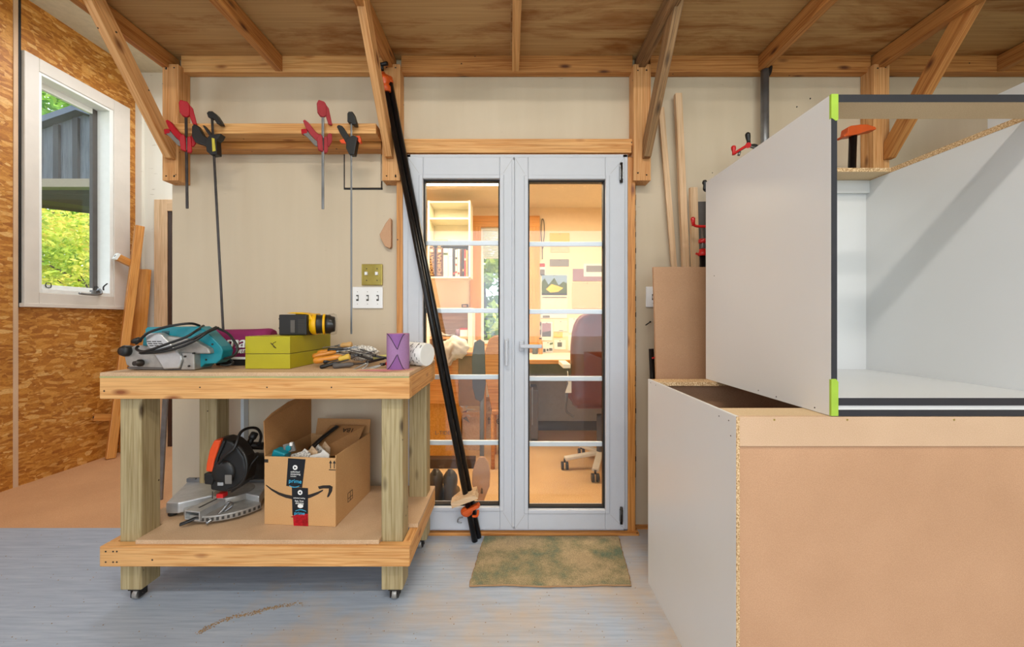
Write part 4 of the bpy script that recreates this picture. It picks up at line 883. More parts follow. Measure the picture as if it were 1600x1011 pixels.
# ================================================================== MITRE SAW
def saw():
    Z0 = SH+.0015
    t = thing('mitre_saw', 'silver and black mitre saw with an orange-red handle on the bench lower shelf', 'saw', (U(340, 1.82), 1.82, SH))
    def XY(px_, Z): return (U(px_, Z), Z)
    # left wing of the base
    b = MB()
    for pts in ([XY(259, 1.735), XY(279, 1.735), XY(362, 1.86), XY(362, 1.99), XY(296, 1.99)],):
        b.prism([Vector((x, y, Z0+.018)) for x, y in pts], (0, 0, .05), 'alu')
    for (xx, yy) in ((270, 1.76), (300, 1.97)): x, y = XY(xx, yy); b.cyl((x, y, Z0), (x, y, Z0+.02), .018, 'black')
    b.build('base_wing', t, bevel=.006, seg=3, label='silver left wing of the base')
    b = MB(); b.prism([Vector((x, y, Z0+.02)) for x, y in (XY(362, 1.86), XY(405, 1.80), XY(416, 1.92), XY(416, 1.99), XY(362, 1.99))], (0, 0, .048), 'alu'); b.build('base_wing', t, bevel=.006)
    b = MB(); b.bb(U(295, 1.97), U(330, 1.97), 1.955, 1.972, Z0+.068, H(746, 1.97), 'galv'); b.bb(U(372, 1.97), U(418, 1.97), 1.955, 1.972, Z0+.068, H(748, 1.97), 'galv'); b.cyl((U(306, 1.955), 1.952, Z0+.085), (U(306, 1.955), 1.96, Z0+.085), .003, 'slot', n=8); b.build('fence', t, bevel=.002)
    # turntable
    cx, cy = U(366, 1.86), 1.86
    b = MB(); b.cyl((cx, cy, Z0+.04), (cx, cy, Z0+.071), .085, 'casting', n=40)
    seg = [Vector((cx+math.cos(q)*.185, cy+math.sin(q)*.19, Z0+.012)) for q in [math.radians(205+i*5) for i in range(28)]]
    b.prism(seg+[Vector((cx+.10, cy+.0, Z0+.012)), Vector((cx-.10, cy+.0, Z0+.012))], (0, 0, .028), 'casting'); b.build('turntable', t, bevel=.004)
    b = MB()
    for i in range(14):
        q = math.radians(258+i*6); p = Vector((cx+math.cos(q)*.1855, cy+math.sin(q)*.1905, Z0+.026)); b.box(p, (.009, .005, .012), 'slot', Matrix.Rotation(q+math.pi/2, 3, 'Z'))
    b.build('scale_notches', t)
    # mitre arm, an open channel towards the front left
    a0 = Vector((U(300, 1.665), 1.665, Z0)); a1 = Vector((cx-.01, cy-.02, Z0)); d = (a1-a0).normalized(); s = Vector((-d.y, d.x, 0))
    b = MB(); L = (a1-a0).length
    if True:
        for off, ww in ((-.037, .005), (.037, .005)):
            b.beam(a0+s*off+Vector((0, 0, .045)), a1+s*off+Vector((0, 0, .045)), ww, .042, 'alu')
        b.beam(a0+Vector((0, 0, .062)), a1+Vector((0, 0, .062)), .07, .006, 'alu'); b.beam(a0+Vector((0, 0, .027)), a1+Vector((0, 0, .027)), .07, .005, 'alu')
        b.beam(a0+d*.03+Vector((0, 0, .0655)), a1+Vector((0, 0, .0655)), .008, .003, 'slot')
    b.build('mitre_arm', t, bevel=.002)
    b = MB(); p = a0+Vector((-.015, -.005, .022)); b.tube([p+Vector((.035, .02, .012)), p, p+Vector((-.022, -.012, -.006))], .012, 'black', flat=.55); b.build('lock_lever', t, label='black lock lever')
    b = MB(); p = Vector((U(322, 1.66), 1.66, Z0+.02)); b.tube([p+Vector((.05, .07, .055)), p+Vector((.03, .04, .02)), p+Vector((.0, .0, -.008))], .007, 'steel'); b.tube([p+Vector((.045, .05, .05)), p+Vector((.06, .055, .06)), p+Vector((.065, .07, .04)), p+Vector((.04, .05, .02))], .004, 'steel'); b.build('clamp_screw', t)
    # head: guard, D handle, motor
    ZZ = 1.80
    b = MB(); b.px([(334, 688), (347, 686), (361, 690), (369, 697), (381, 715), (385, 735), (382, 752), (371, 764), (352, 769), (340, 768), (328, 766), (328, 758), (320, 757), (317, 750), (318, 740), (331, 741), (333, 730), (340, 712), (348, 697)], ZZ-.05, ZZ+.03, 'black')
    b.build('blade_guard', t, bevel=.010, seg=4, label='black upper blade guard')
    b = MB(); c = P(362, 731, ZZ); b.lathe(c+Vector((0, .0, 0)), (0, -1, 0), [(0.03, .058), (.055, .054), (.062, .042), (.064, .02)], 'black', n=36); b.build('guard_cover', t)
    b = MB(); b.px([(334, 688), (345, 687.5), (341, 700), (335, 718), (331, 738), (321, 737), (322, 725), (327, 703)], ZZ-.062, ZZ-.02, 'orange'); b.build('handle_grip', t, bevel=.006, seg=3, label='orange-red grip of the saw handle')
    b = MB(); b.px([(347, 688), (352, 690), (341, 715), (335, 745), (331, 758), (319, 757), (318, 740), (331, 740), (334, 722), (341, 703)], ZZ-.058, ZZ-.015, 'black'); b.build('handle', t, bevel=.005, seg=3)
    b = MB(); b.cyl(P(372, 728, 1.87), P(420, 728, 1.93), .062, 'black', n=32); b.cyl(P(372, 728, 1.87), P(385, 728, 1.885), .068, 'black', n=32); b.cyl(P(396, 728, 1.90), P(399, 728, 1.905), .064, 'slot', n=32); b.build('motor', t)
    b = MB(); b.cyl(P(385, 701, 1.86), P(397, 679, 1.88), .013, 'black'); b.lathe(P(393, 686, 1.87), P(397, 679, 1.88)-P(393, 686, 1.87), [(0, .013), (.005, .017), (.03, .017), (.034, .01)], 'black'); b.cyl(P(372, 695, 1.86), P(412, 697, 1.90), .018, 'black'); b.build('carry_handle', t)
    b = MB(); b.box(P(357, 749, ZZ-.066), (.03, .003, .04), 'greyplastic'); b.build('rating_label', t)
    b = MB(); b.box(P(345, 756, ZZ-.06), (.026, .006, .014), 'alu'); b.box(P(347, 773, ZZ-.03), (.03, .03, .018), 'redmetal'); b.cyl(P(332, 768, ZZ-.03), P(332, 779, ZZ-.03), .002, 'darksteel', n=6); b.build('blade_slot_plate', t, label='red insert under the guard')
    def PP(l): return [P(x, y, z) for x, y, z in l]
    b = MB(); b.tube(PP([(342, 724, 1.73), (352, 712, 1.72), (364, 703, 1.72), (370, 692, 1.73), (376, 676, 1.76), (388, 669, 1.80), (402, 670, 1.84), (408, 682, 1.87), (404, 696, 1.88)]), .0065, 'black')
    b.tube(PP([(372, 697, 1.73), (382, 710, 1.715), (386, 728, 1.71), (382, 748, 1.71), (371, 760, 1.712), (356, 766, 1.72)]), .0065, 'black')
    b.tube(PP([(404, 712, 1.80), (394, 724, 1.79), (386, 740, 1.75), (376, 757, 1.72), (362, 768, 1.73)]), .0045, 'black')
    b.build('cord', t)
saw()

# ================================================================== CARDBOARD BOX
def amazon_box():
    Y0 = 1.682; k = Y0/F; x0, x1 = U(413, Y0), U(528, Y0); z0 = SH+.001; z1 = H(713, Y0); D = .345; th = .004
    rz = math.radians(-4); t = thing('cardboard_box', 'open brown cardboard box with black tape and a curved arrow, on the bench lower shelf', 'box', (x0, Y0, z0), rz)
    W_ = (x1-x0)/math.cos(rz); Hh = z1-z0
    Mx = WM[t]
    def A(x, y, z): return Mx@Vector((x, y, z))
    R3 = Mx.to_3x3()
    def bb(b, x0, x1, y0, y1, z0, z1, m): b.box(A((x0+x1)/2, (y0+y1)/2, (z0+z1)/2), (x1-x0, y1-y0, z1-z0), m, R3)
    b = MB(); bb(b, 0, W_, 0, th, 0, Hh, 'cardboard'); fr = b.build('front_wall', t, bevel=.0015)
    b = MB(); bb(b, W_-th, W_, th, D, 0, Hh+.01, 'cardboard'); b.build('side_wall', t, bevel=.001)
    b = MB(); bb(b, 0, th, th, D, 0, Hh, 'cardboard'); b.build('side_wall', t)
    b = MB(); bb(b, 0, W_, D-th, D, 0, Hh, 'cardboard'); b.build('back_wall', t)
    b = MB(); bb(b, th, W_-th, th, D-th, 0, th, 'cardboard_in'); b.build('bottom', t)
    # left flap standing up, slightly curled
    b = MB(); pts = [(0, .0, Hh), (-.012, .01, Hh+.15), (-.010, .06, Hh+.175), (0, .16, Hh+.205), (0, .30, Hh+.212), (0, D, Hh+.205), (0, D, Hh)]
    b.prism([A(*p) for p in pts], R3@Vector((.004, 0, 0)), 'cardboard_in'); b.build('flap', t, label='flap folded up')
    # rear flap, tilted forward above the back
    b = MB(); pts = [(.03, D-.006, Hh-.005), (W_-.004, D-.006, Hh-.0), (W_-.004, D+.015, Hh+.075), (.03, D+.015, Hh+.075)]
    b.prism([A(*p) for p in pts], R3@Vector((0, .003, 0)), 'cardboard_in'); rf = b.build('flap', t, label='rear flap marked in pen')
    b = MB(); pts = [(.10, D-.22, Hh-.05), (W_-.02, D-.15, Hh-.05), (W_-.02, D-.02, Hh+.05), (.12, D-.02, Hh+.05)]
    b.prism([A(*p) for p in pts], R3@Vector((0, .0, -.003)), 'cardboard_in'); bf = b.build('flap', t, label='inner flap folded into the box')
    o = A(.225, D-.055, Hh+.026); o2 = A(.165, D-.055, Hh+.026)
    xd = R3@Vector((-1, 0, 0)); yd = R3@Vector((0, -.78, -.62)).normalized()
    text('1BA', .035, A(.262, D-.0455, Hh+.043), xd, yd, 'ink', 'pen_writing', bf, shear=.0)
    # graphics on the front, drawn slightly proud of the board
    def LF(px_, py_): # photo px -> local front plane
        return ((px_-413)*k/math.cos(rz), z1-z0-(py_-713)*k)
    def fp(b, pts, m, e=.0012, lift=0): b.prism([A(*(lambda q: (q[0], -lift, q[1]))(LF(x, y))) for x, y in pts], R3@Vector((0, -e, 0)), m)
    b = MB(); fp(b, [(452, 715), (480, 716), (474.5, 760), (449, 758)], 'tape'); fp(b, [(458, 760), (484, 760.5), (484, 804), (459, 803)], 'tape'); tp = b.build('black_tape', fr)
    def T(s, size, x, y, m, dx=0, a=0, st=1.0):
        q = LF(x, y); text(s, size*k*1.35, A(q[0], -.0016, q[1]), R3@Vector((math.cos(a), 0, -math.sin(a))), R3@Vector((math.sin(a), 0, math.cos(a))), m, 'tape_print', tp, stretch=st)
    T('prime', 6.6, 453, 752.5, 'tapeblue', a=.05); T('prime', 5.4, 462, 802, 'tapeblue')
    T('unlimited', 3, 456, 737, 'white'); T('streaming', 3, 456, 740.5, 'white'); T('included', 2, 456, 743.5, 'white')
    T('unlimited reading', 2, 460.5, 777, 'white'); T('fast, free', 3, 463, 782, 'white'); T('shipping', 3, 464, 785.5, 'white')
    b = MB()
    for (cx, cy) in ((463.5, 729), (471.5, 767.5)):
        n = 16; fp(b, [(cx+3.8*math.cos(2*math.pi*i/n), cy+3.8*math.sin(2*math.pi*i/n)) for i in range(n)], 'white', .0010, .0011)
        s = 1 if cx < 465 else -1; fp(b, [(cx-1.3*s, cy-2), (cx+2.2*s, cy), (cx-1.3*s, cy+2)], 'tape', .0006, .002)
    n = 16; fp(b, [(472+4.5*math.cos(2*math.pi*i/n), 788.5+3*math.sin(2*math.pi*i/n)) for i in range(n)], 'white', .001, .0011)
    for y0, xa, xb in ((757, 454, 470), (796, 464, 481)):
        s = 1 if y0 < 760 else -1
        up = [(xa+(xb-xa)*i/8, y0+s*2.2*math.sin(math.pi*i/8)-(0 if s > 0 else 0)) for i in range(9)]; dn = [(x, y+.9) for x, y in reversed(up)]; fp(b, up+dn, 'tapeblue', .0008, .0011)
    b.build('tape_symbols', tp)
    b = MB(); fp(b, [(460, 803), (484, 800), (484.5, 821), (461, 820)], 'redfoil', .0016); fp(b, [(456, 806), (463, 803), (462, 807)], 'redfoil', .002); b.build('red_tape', fr)
    b = MB()
    up = []; lo = []
    for i in range(17):
        u = i/16; x = 416+u*(507-416); y = 758.5+19.5*math.sin(math.pi*(u**.93)*.86)**1.0
        th_ = .6+4.2*math.sin(math.pi*min(1, u*.98+.02))**.7
        up.append((x, y-th_/2)); lo.append((x, y+th_/2))
    smile = []
    C = [(416, 758, .5), (425, 764.5, 2), (437, 770.5, 3.2), (448, 774, 4), (460, 776, 4.6), (475, 775.5, 4.8), (488, 772.5, 4.4), (500, 767.5, 3), (508, 763, 1)]
    up = [(x, y-w_/2-.5) for x, y, w_ in C]; lo = [(x, y+w_/2+.5) for x, y, w_ in C]
    for i in range(len(C)-1): fp(b, [up[i], up[i+1], lo[i+1], lo[i]], 'ink', .0010)
    for q in ([(500, 757.5), (508, 755.5), (519, 755), (523, 757), (519, 760), (509, 760), (502, 761.5)], [(519, 756), (523.5, 757), (522.5, 764), (518, 772), (515.5, 774), (514.5, 772.5), (517, 765), (517.5, 759)]): fp(b, q, 'ink', .0010)
    b.build('arrow_print', fr)
    b = MB(); fp(b, [(413.5, 717.5), (419.5, 717.5), (419.5, 722.5), (413.5, 722.5)], 'ink')
    for xx in (520, 526): fp(b, [(xx-.6, 719), (xx+.6, 719), (xx+.6, 729), (xx-.6, 729)], 'ink'); fp(b, [(xx, 716.5), (xx+2.3, 721), (xx-2.3, 721)], 'ink')
    fp(b, [(517.5, 730.5), (528.5, 730.5), (528.5, 731.7), (517.5, 731.7)], 'ink'); b.build('handling_marks', fr)
    # marks on the right side
    b = MB()
    for (y_, z_, sy, sz) in ((.10, .055, .045, .002), (.10, .095, .045, .002), (.078, .075, .002, .04), (.122, .075, .002, .04), (.10, .075, .002, .04), (.10, .07, .045, .002)): b.box(A(W_+.0004, y_+.03, z_), (.0012, sy, sz), 'ink', R3)
    b.build('side_print', t)
    return A, Hh, W_, D, R3
A, Hh, W_, D_, R3 = amazon_box()
# things in the box
rr = random.Random(12)
for i, (x, y, h, m, lb) in enumerate(((.115, .05, .032, 'newsprint', 'front'), (.135, .075, .05, 'pale_wood', 'second'), (.15, .10, .045, 'newsprint', 'third'), (.21, .04, .035, 'paper', 'right'), (.165, .13, .06, 'pale_wood', 'rear'))):
    b = MB(); a = A(x, y, Hh-.12); w = .05
    b.prism([A(x-w, y, Hh-.12), A(x+w, y+.01, Hh-.12), A(x+w*.9, y+.03, Hh-.012), A(x+.35*w, y+.03, Hh+h*.30), A(x+.1*w, y+.03, Hh-.004), A(x-w*.8, y+.02, Hh-.015)], R3@Vector((0, .004, 0)), m)
    b.build('envelope', label=['white folded sheet sticking out at the front of the cardboard box', 'kraft brown envelope behind the front sheet in the cardboard box', 'white folded sheet between the two brown envelopes in the box', 'bluish white sheet standing on its own at the right in the box', 'tallest brown envelope at the back of the sheets in the box'][i], cat='envelope', group='envelopes in the cardboard box')
t = thing('wrapped_bundle', 'teal and grey crumpled package at the left corner inside the cardboard box', 'package', A(.05, .05, Hh-.10))
b = MB(); b.box(A(.035, .05, Hh-.035), (.06, .05, .10), 'teal', R3@Matrix.Rotation(.3, 3, 'Y')); b.build('wrapper', t, bevel=.006)
b = MB(); b.box(A(.075, .06, Hh+.02), (.05, .012, .04), 'greyplastic', R3@Matrix.Rotation(-.25, 3, 'Y')); b.box(A(.088, .055, Hh+.038), (.012, .014, .016), 'white', R3); b.lathe(A(.075, .052, Hh+.02), R3@Vector((0, -1, 0)), [(0, .014), (.004, .012)], 'teal'); b.box(A(.05, .065, Hh+.0), (.02, .02, .06), 'greyplastic', R3@Matrix.Rotation(.6, 3, 'Y')); b.build('ribbon', t, bevel=.002)
b = MB(); b.tube([A(.11, .16, Hh-.02), A(.14, .22, Hh+.02), A(.175, .29, Hh+.055)], .014, 'black', flat=.5); b.build('black_tool', label='black tool handle sticking out at the back of the cardboard box', cat='tool')
# ================================================================== CABINETS ON THE RIGHT
CY0, CY1 = 1.044, 1.712; TH = .016
LZ = H(651, CY0)     # top of the lower cabinet
# lower carcass, its back turned to the viewer
cx0 = U(1151, CY0)-.001+TH*0; cx1 = 1.78
lc = thing('lower_cabinet', 'unfinished base cabinet with white side and fibreboard back turned to the viewer', 'cabinet', ((cx0+cx1)/2, (CY0+CY1)/2, 0))
b = MB(); b.bb(cx0, cx0+.0095, CY0+.002, CY1, 0, LZ, 'melamine'); b.build('side_panel', lc, bevel=.0006)
MB().bb(cx0+.0005, cx0+.0095, CY0, CY0+.002, 0, LZ, 'chip').build('side_edge', lc)
b = MB(); b.bb(cx1-.016, cx1, CY0, CY1, 0, LZ, 'melamine'); b.build('side_panel', lc, bevel=.0006)
MB().bb(cx0+.0098, cx1-.0162, CY0+.006, CY0+.012, .0, LZ-.083, 'mdf').build('back_panel', lc)
b = MB(); b.bb(cx0+.0098, cx1-.0162, CY0+.0005, CY0+.016, LZ-.0815, LZ-.0005, 'mdf_pale'); nr = b.build('nail_rail', lc, bevel=.0015)
b = MB()
for xx in (1210, 1324, 1491): b.cyl((U(xx, CY0), CY0-.0002, H(656, CY0)), (U(xx, CY0), CY0+.004, H(656, CY0)), .0026, 'brass', n=10)
b.each('screw', nr)
MB().bb(cx0+.0098, cx1-.0162, CY0+.0165, CY0+.105, LZ-.017, LZ-.0005, 'raw').build('stretcher', lc, bevel=.0006)
MB().bb(cx0+.0098, cx1-.0162, CY1-.085, CY1-.0005, LZ-.017, LZ-.0005, 'chip').build('stretcher', lc, bevel=.0006)
MB().bb(cx0+.0098, cx1-.0162, CY0+.0165, CY1-.02, .10, .116, 'melamine').build('bottom_panel', lc)
MB().bb(cx0+.0098, cx1-.0162, CY1-.018, CY1-.002, .0, LZ-.017, 'mdf').build('front_panel', lc)
b = MB()
for (yy, zz) in ((1.08, LZ-.02), (1.13, LZ-.02), (1.62, LZ-.012), (1.68, LZ-.012), (1.07, LZ-.06)): b.cyl((cx0-.0006, yy, zz), (cx0+.001, yy, zz), .002, 'slot', n=8)
b.each('screw', lc)
# upper carcass standing on it, open front with black edging
ux0 = U(1299, CY0); ux1 = 1.536; UZ0 = LZ+.0008; UZ1 = H(147, CY0); UY1 = 1.714
uc = thing('upper_cabinet', 'white open cabinet carcass with black edging and green tape, stacked on the base cabinet', 'cabinet', ((ux0+ux1)/2, (CY0+UY1)/2, UZ0))
MB().bb(ux0, ux0+TH, CY0+.0012, UY1, UZ0, UZ1, 'melamine').build('side_panel', uc, bevel=.0006)
MB().bb(ux0+.0003, ux0+TH-.0003, CY0, CY0+.0012, UZ0, UZ1, 'edgeband').build('edge_band', uc, label='black edge band')
MB().bb(ux1, ux1+TH, CY0+.0012, UY1, UZ0, UZ1-.0, 'melamine').build('side_panel', uc, bevel=.0006)
MB().bb(ux1+.0003, ux1+TH-.0003, CY0, CY0+.0012, UZ0, UZ1, 'edgeband').build('edge_band', uc, label='black edge band')
MB().bb(ux1-.0012, ux1, CY0+.09, UY1-.05, UZ1-.019, UZ1-.0006, 'chip').build('raw_edge', uc, label='raw chipboard strip along the top of the right side')
# top front stretcher
MB().bb(ux0+TH+.0002, ux1-.0014, CY0+.0014, CY0+.088, UZ1-.0215, UZ1-.001, 'raw').build('stretcher', uc)
MB().bb(ux0+TH+.0002, ux1-.0014, CY0+.0002, CY0+.0013, UZ1-.0215, UZ1-.001, 'edgeband').build('edge_band', uc, label='black edge band')
MB().bb(ux0+TH+.0002, ux1-.0014, 1.548, 1.645, UZ1-.016, UZ1-.001, 'chip').build('stretcher', uc, label='raw chipboard rear stretcher')
MB().bb(ux0+TH+.0002, ux1-.0014, 1.5483, 1.6452, UZ1-.0165, UZ1-.0158, 'raw').build('stretcher_underside', uc)
zc1 = H(622, CY0); zc0 = zc1-.0215; zd1 = UZ0+.0175
MB().bb(ux0+TH+.0002, ux1-.0002, CY0+.0014, 1.655, zc0+.001, zc1, 'melamine').build('bottom_panel', uc, bevel=.0005)
MB().bb(ux0+TH+.0002, ux1-.0002, CY0+.0002, CY0+.0013, zc0+.001, zc1, 'edgeband').build('edge_band', uc, label='black edge band')
MB().bb(ux0+TH+.0002, ux1-.0002, CY0+.0014, 1.655, UZ0+.0005, zd1, 'melamine').build('bottom_panel', uc)
MB().bb(ux0+TH+.0002, ux1-.0002, CY0+.0002, CY0+.0013, UZ0+.0005, zd1, 'edgeband').build('edge_band', uc, label='black edge band')
MB().bb(ux0+TH+.0002, ux1-.0002, CY0+.004, CY0+.03, zd1+.0003, zc0+.0007, 'melamine').build('spacer', uc)
MB().bb(ux0+TH+.0002, ux1-.0002, 1.656, 1.668, UZ0+.0005, UZ1-.0175, 'melamine').build('back_panel', uc)
MB().bb(ux0+TH+.0002, ux1-.0002, 1.64, 1.6555, UZ1-.071, UZ1-.0175, 'melamine').build('back_rail', uc)
def tape(z0, z1, pts):
    b = MB(); b.prism([Vector((x, CY0-.0008, z)) for x, z in pts], (0, .0006, 0), 'green'); b.bb(ux0-.0006, ux0, CY0, CY0+.006, z0, z1, 'green'); b.build('green_tape', uc, label='green masking tape')
z = lambda y: H(y, CY0)
tape(z(185), z(147), [(ux0-.0005, z(147)), (ux0+.0185, z(147)), (ux0+.0185, z(187)), (ux0+.012, z(189)), (ux0-.0005, z(184))])
tape(z(650), z(593), [(ux0-.0005, z(592)), (ux0+.012, z(592)), (ux0+.0185, z(597)), (ux0+.0185, z(650)), (ux0-.0005, z(650))])
b = MB()
for (xx, yy) in ((1245, 167), (1266, 154), (1113, 270), (1185, 610), (1213, 620), (1273, 637), (1116, 431)):
    pyz = ux0/((xx-797)/F); zz = H(yy, pyz); b.cyl((ux0-.0006, pyz, zz), (ux0+.001, pyz, zz), .0022, 'slot', n=8)
b.each('screw', uc)
# tall white cabinet at the right edge
tx = 746*1.75/F; tc_ = thing('tall_cabinet', 'tall white cabinet behind the stacked carcasses at the right edge', 'cabinet', (tx+.3, 1.42, 0))
zt_t = EYE+.463*746*1.75/F
MB().bb(tx, tx+.018, 1.10, 1.75, 0, zt_t, 'melamine').build('side_panel', tc_, bevel=.0006)
MB().bb(tx+.6, tx+.618, 1.10, 1.75, 0, zt_t, 'melamine').build('side_panel', tc_, bevel=.0006)
MB().bb(tx+.0185, tx+.5995, 1.73, 1.7495, 0, zt_t, 'melamine').build('back_panel', tc_)
for zz in (.08, .8, 1.5, zt_t-.02): MB().bb(tx+.0185, tx+.5995, 1.10, 1.729, zz, zz+.018, 'melamine').build('shelf', tc_)

# ================================================================== LEANING TIMBER RIGHT OF THE DOOR
def lean(name, x0, y0, x1, y1, Z1, w_, t_, mat, label, cat='board', Zf=None, group=None):
    top = P(x0, y0, Z1); # bottom on the floor straight below the drawn line
    Z0 = Zf
    slope = (x1-x0)/(y1-y0)
    # find floor point along drawn line
    py = 500+EYE*F/Z0; px = x0+slope*(py-y0); bot = Vector((U(px, Z0), Z0, 0.002))
    b = MB(); b.beam(bot, top, w_, t_, mat, up=(0, -1, 0)); lo = min(v.z for v in b.v)
    for v in b.v: v.z -= lo
    return b.build(name, label=label, cat=cat, group=group, bevel=.001)
lean('wood_strip', 1033, 168, 1053, 415, 2.135, .030, .012, 'maple', 'thin wood strip leaning on the wall behind the grey brace, nearest the door', 'wood strip', 2.075)
lean('wood_strip', 1059, 147, 1071, 415, 2.12, .036, .026, 'maple', 'tallest pale square strip leaning on the wall beside the grey brace', 'wood strip', 2.03)
lean('wood_strip', 1083, 293, 1086, 415, 2.07, .040, .018, 'pale_wood', 'short pale strip leaning beside the red pipe clamp', 'wood strip', 1.998)
lean('dark_board', 1101, 315, 1103, 415, 2.138, .085, .012, 'greydark', 'dark grey speckled board leaning behind the red pipe clamp', 'board', 2.118)
# MDF panel
b = MB(); Zt = 1.915; Zb = 1.84
xa0, xa1 = U(1021, Zt), U(1104, Zt)+.10
zt_m = H(417, Zt); xb0 = U(1036, Zb)
b.prism([Vector((xa0, Zt, zt_m)), Vector((xa1, Zt, zt_m)), Vector((xa1+.01, Zb, 0.0)), Vector((xb0-.004, Zb, 0.0))], (0, .018, 0), 'mdf_dark')
b.build('fibreboard_panel', label='brown fibreboard panel leaning upright behind the base cabinet', cat='panel', bevel=.001)
# red pipe clamps
def red_clamp(px, pyt, Z, label, grp, crank_left=True, zfloor=0):
    base = Vector((U(px, Z), Z, zfloor)); t = thing('pipe_clamp', label, 'clamp', base, group=grp)
    top = P(px, pyt, Z); ux = Vector((1, 0, 0))
    s = Z/F
    b = MB(); b.cyl(base+Vector((0, 0, .0)), top-Vector((0, 0, 46*s)), .015, 'blackpipe'); b.build('pipe', t)
    b = MB(); b.cyl(top-Vector((0, 0, 48*s)), top-Vector((0, 0, 5*s)), .006, 'steel'); b.each('screw', t)
    b = MB(); b.lathe(top-Vector((0, 0, 28*s)), (0, 0, 1), [(0, .018), (.004, .021), (.018, .021), (.022, .016)], 'redmetal'); b.lathe(top-Vector((0, 0, 48*s)), (0, 0, 1), [(0, .022), (.012, .024), (.022, .018), (.035, .017)], 'redmetal'); b.tube([top-Vector((.035, 0, 44*s)), top-Vector((.015, 0, 46*s)), top-Vector((0, 0, 46*s))], .006, 'redmetal'); b.build('head', t)
    b = MB(); b.tube([top-Vector((-.02, 0, 2*s)), top-Vector((.03, 0, 1.5*s)), top-Vector((.047, 0, -1*s))], .007, 'redmetal'); b.lathe(top-Vector((.047, 0, 1*s)), (-.1, 0, 1), [(0, .008), (.02, .009), (.038, .012), (.045, .006)], 'redmetal', n=12); b.build('crank', t)
red_clamp(1098, 352, 1.962, 'red headed pipe clamp standing between the short strip and the white cabinet', 'red pipe clamps behind the cabinets')
def crank_only():
    base = P(1187, 262, 1.90); t = thing('pipe_clamp', 'pipe clamp with a red crank showing above the sloping edge of the white cabinet', 'clamp', (base.x, base.y, 0), group='red pipe clamps behind the cabinets')
    b = MB(); b.cyl((base.x, base.y, 0), P(1187, 258, 1.90), .015, 'blackpipe'); b.build('pipe', t)
    b = MB(); b.tube([P(1168, 227, 1.89), P(1155, 235, 1.89), P(1147, 240, 1.89)], .010, 'redmetal', flat=.7); b.lathe(P(1146.5, 242, 1.89), P(1146, 228, 1.89)-P(1146.5, 242, 1.89), [(0, .008), (.015, .007), (.03, .011), (.04, .011), (.045, .005)], 'redmetal', n=12); b.cyl(P(1169, 227, 1.875), P(1169, 227, 1.91), .013, 'redmetal'); b.tube([P(1166, 227, 1.895), P(1187, 236, 1.90), P(1187, 258, 1.90)], .006, 'steel'); b.build('crank', t)
    b = MB(); b.cyl(P(1156, 237, 1.885), P(1154, 243, 1.885), .006, 'steel'); b.build('pin', t)
crank_only()
t = thing('pipe_clamp', 'pipe clamp with a black crank just right of the red crank above the white cabinet', 'clamp', (U(1182, 1.95), 1.95, 0), group='red pipe clamps behind the cabinets')
b = MB(); b.cyl((U(1196, 1.95), 1.95, 0), P(1196, 250, 1.95), .014, 'blackpipe'); b.build('pipe', t)
b = MB(); b.tube([P(1169, 222, 1.95), P(1172, 228, 1.95), P(1180, 228, 1.95), P(1196, 238, 1.95)], .009, 'black'); b.lathe(P(1170, 224, 1.95), P(1168, 208, 1.95)-P(1170, 224, 1.95), [(0, .008), (.015, .009), (.035, .012), (.048, .012), (.055, .006)], 'black', n=12); b.cyl(P(1196, 236, 1.95), P(1196, 252, 1.95), .008, 'steel'); b.build('crank', t)
t = thing('pipe_clamp', 'pipe clamp with a black knob peeking out at the left edge of the white cabinet', 'clamp', (U(1107, 2.07), 2.07, 0))
b = MB(); b.cyl((U(1112, 2.07), 2.07, 0), P(1112, 300, 2.07), .013, 'blackpipe'); b.build('pipe', t)
b = MB(); b.lathe(P(1101, 298, 2.07), (0, 0, 1), [(0, .006), (.01, .009), (.03, .007), (.042, .013), (.055, .009)], 'black', n=12); b.tube([P(1101, 298, 2.07), P(1112, 300, 2.07)], .006, 'black'); b.build('knob', t)
# orange topped pipe clamp seen through the cabinet
Zo = 1.93; t = thing('pipe_clamp', 'black pipe with orange clamp plate, seen through the open top of the white cabinet', 'clamp', (U(1325, Zo), Zo, 0))
b = MB(); b.cyl((U(1322, Zo)-.03, Zo, 0), P(1333, 206, Zo), .0165, 'blackpipe'); b.build('pipe', t)
b = MB(); b.px([(1318, 211), (1324, 208), (1326, 198), (1330, 196), (1345, 194), (1356, 194), (1369, 198), (1370, 202), (1358, 204), (1340, 210), (1326, 212), (1320, 214)], Zo-.02, Zo+.025, 'orange2'); b.build('tail_stop', t, bevel=.004, label='orange tail stop')
# black pipe stub left of the panel
t = thing('pipe_clamp', 'short black pipe standing on the floor beside the leaning fibreboard panel', 'clamp', (U(1022, 2.0), 2.0, 0))
b = MB(); b.cyl((U(1030, 2.0), 2.0, 0), P(1017.5, 545, 2.02), .013, 'blackpipe'); b.build('pipe', t)
b = MB(); b.tube([P(1019, 560, 2.0), P(1027, 557, 2.0)], .005, 'redmetal'); b.build('lever', t)
b = MB(); b.cyl((U(1031, 2.07), 2.08, 0), P(1025, 522, 2.09), .010, 'redmetal' if False else 'pine_red'); b.build('wood_stick', label='thin brown stick between the wall and the leaning fibreboard panel', cat='stick')

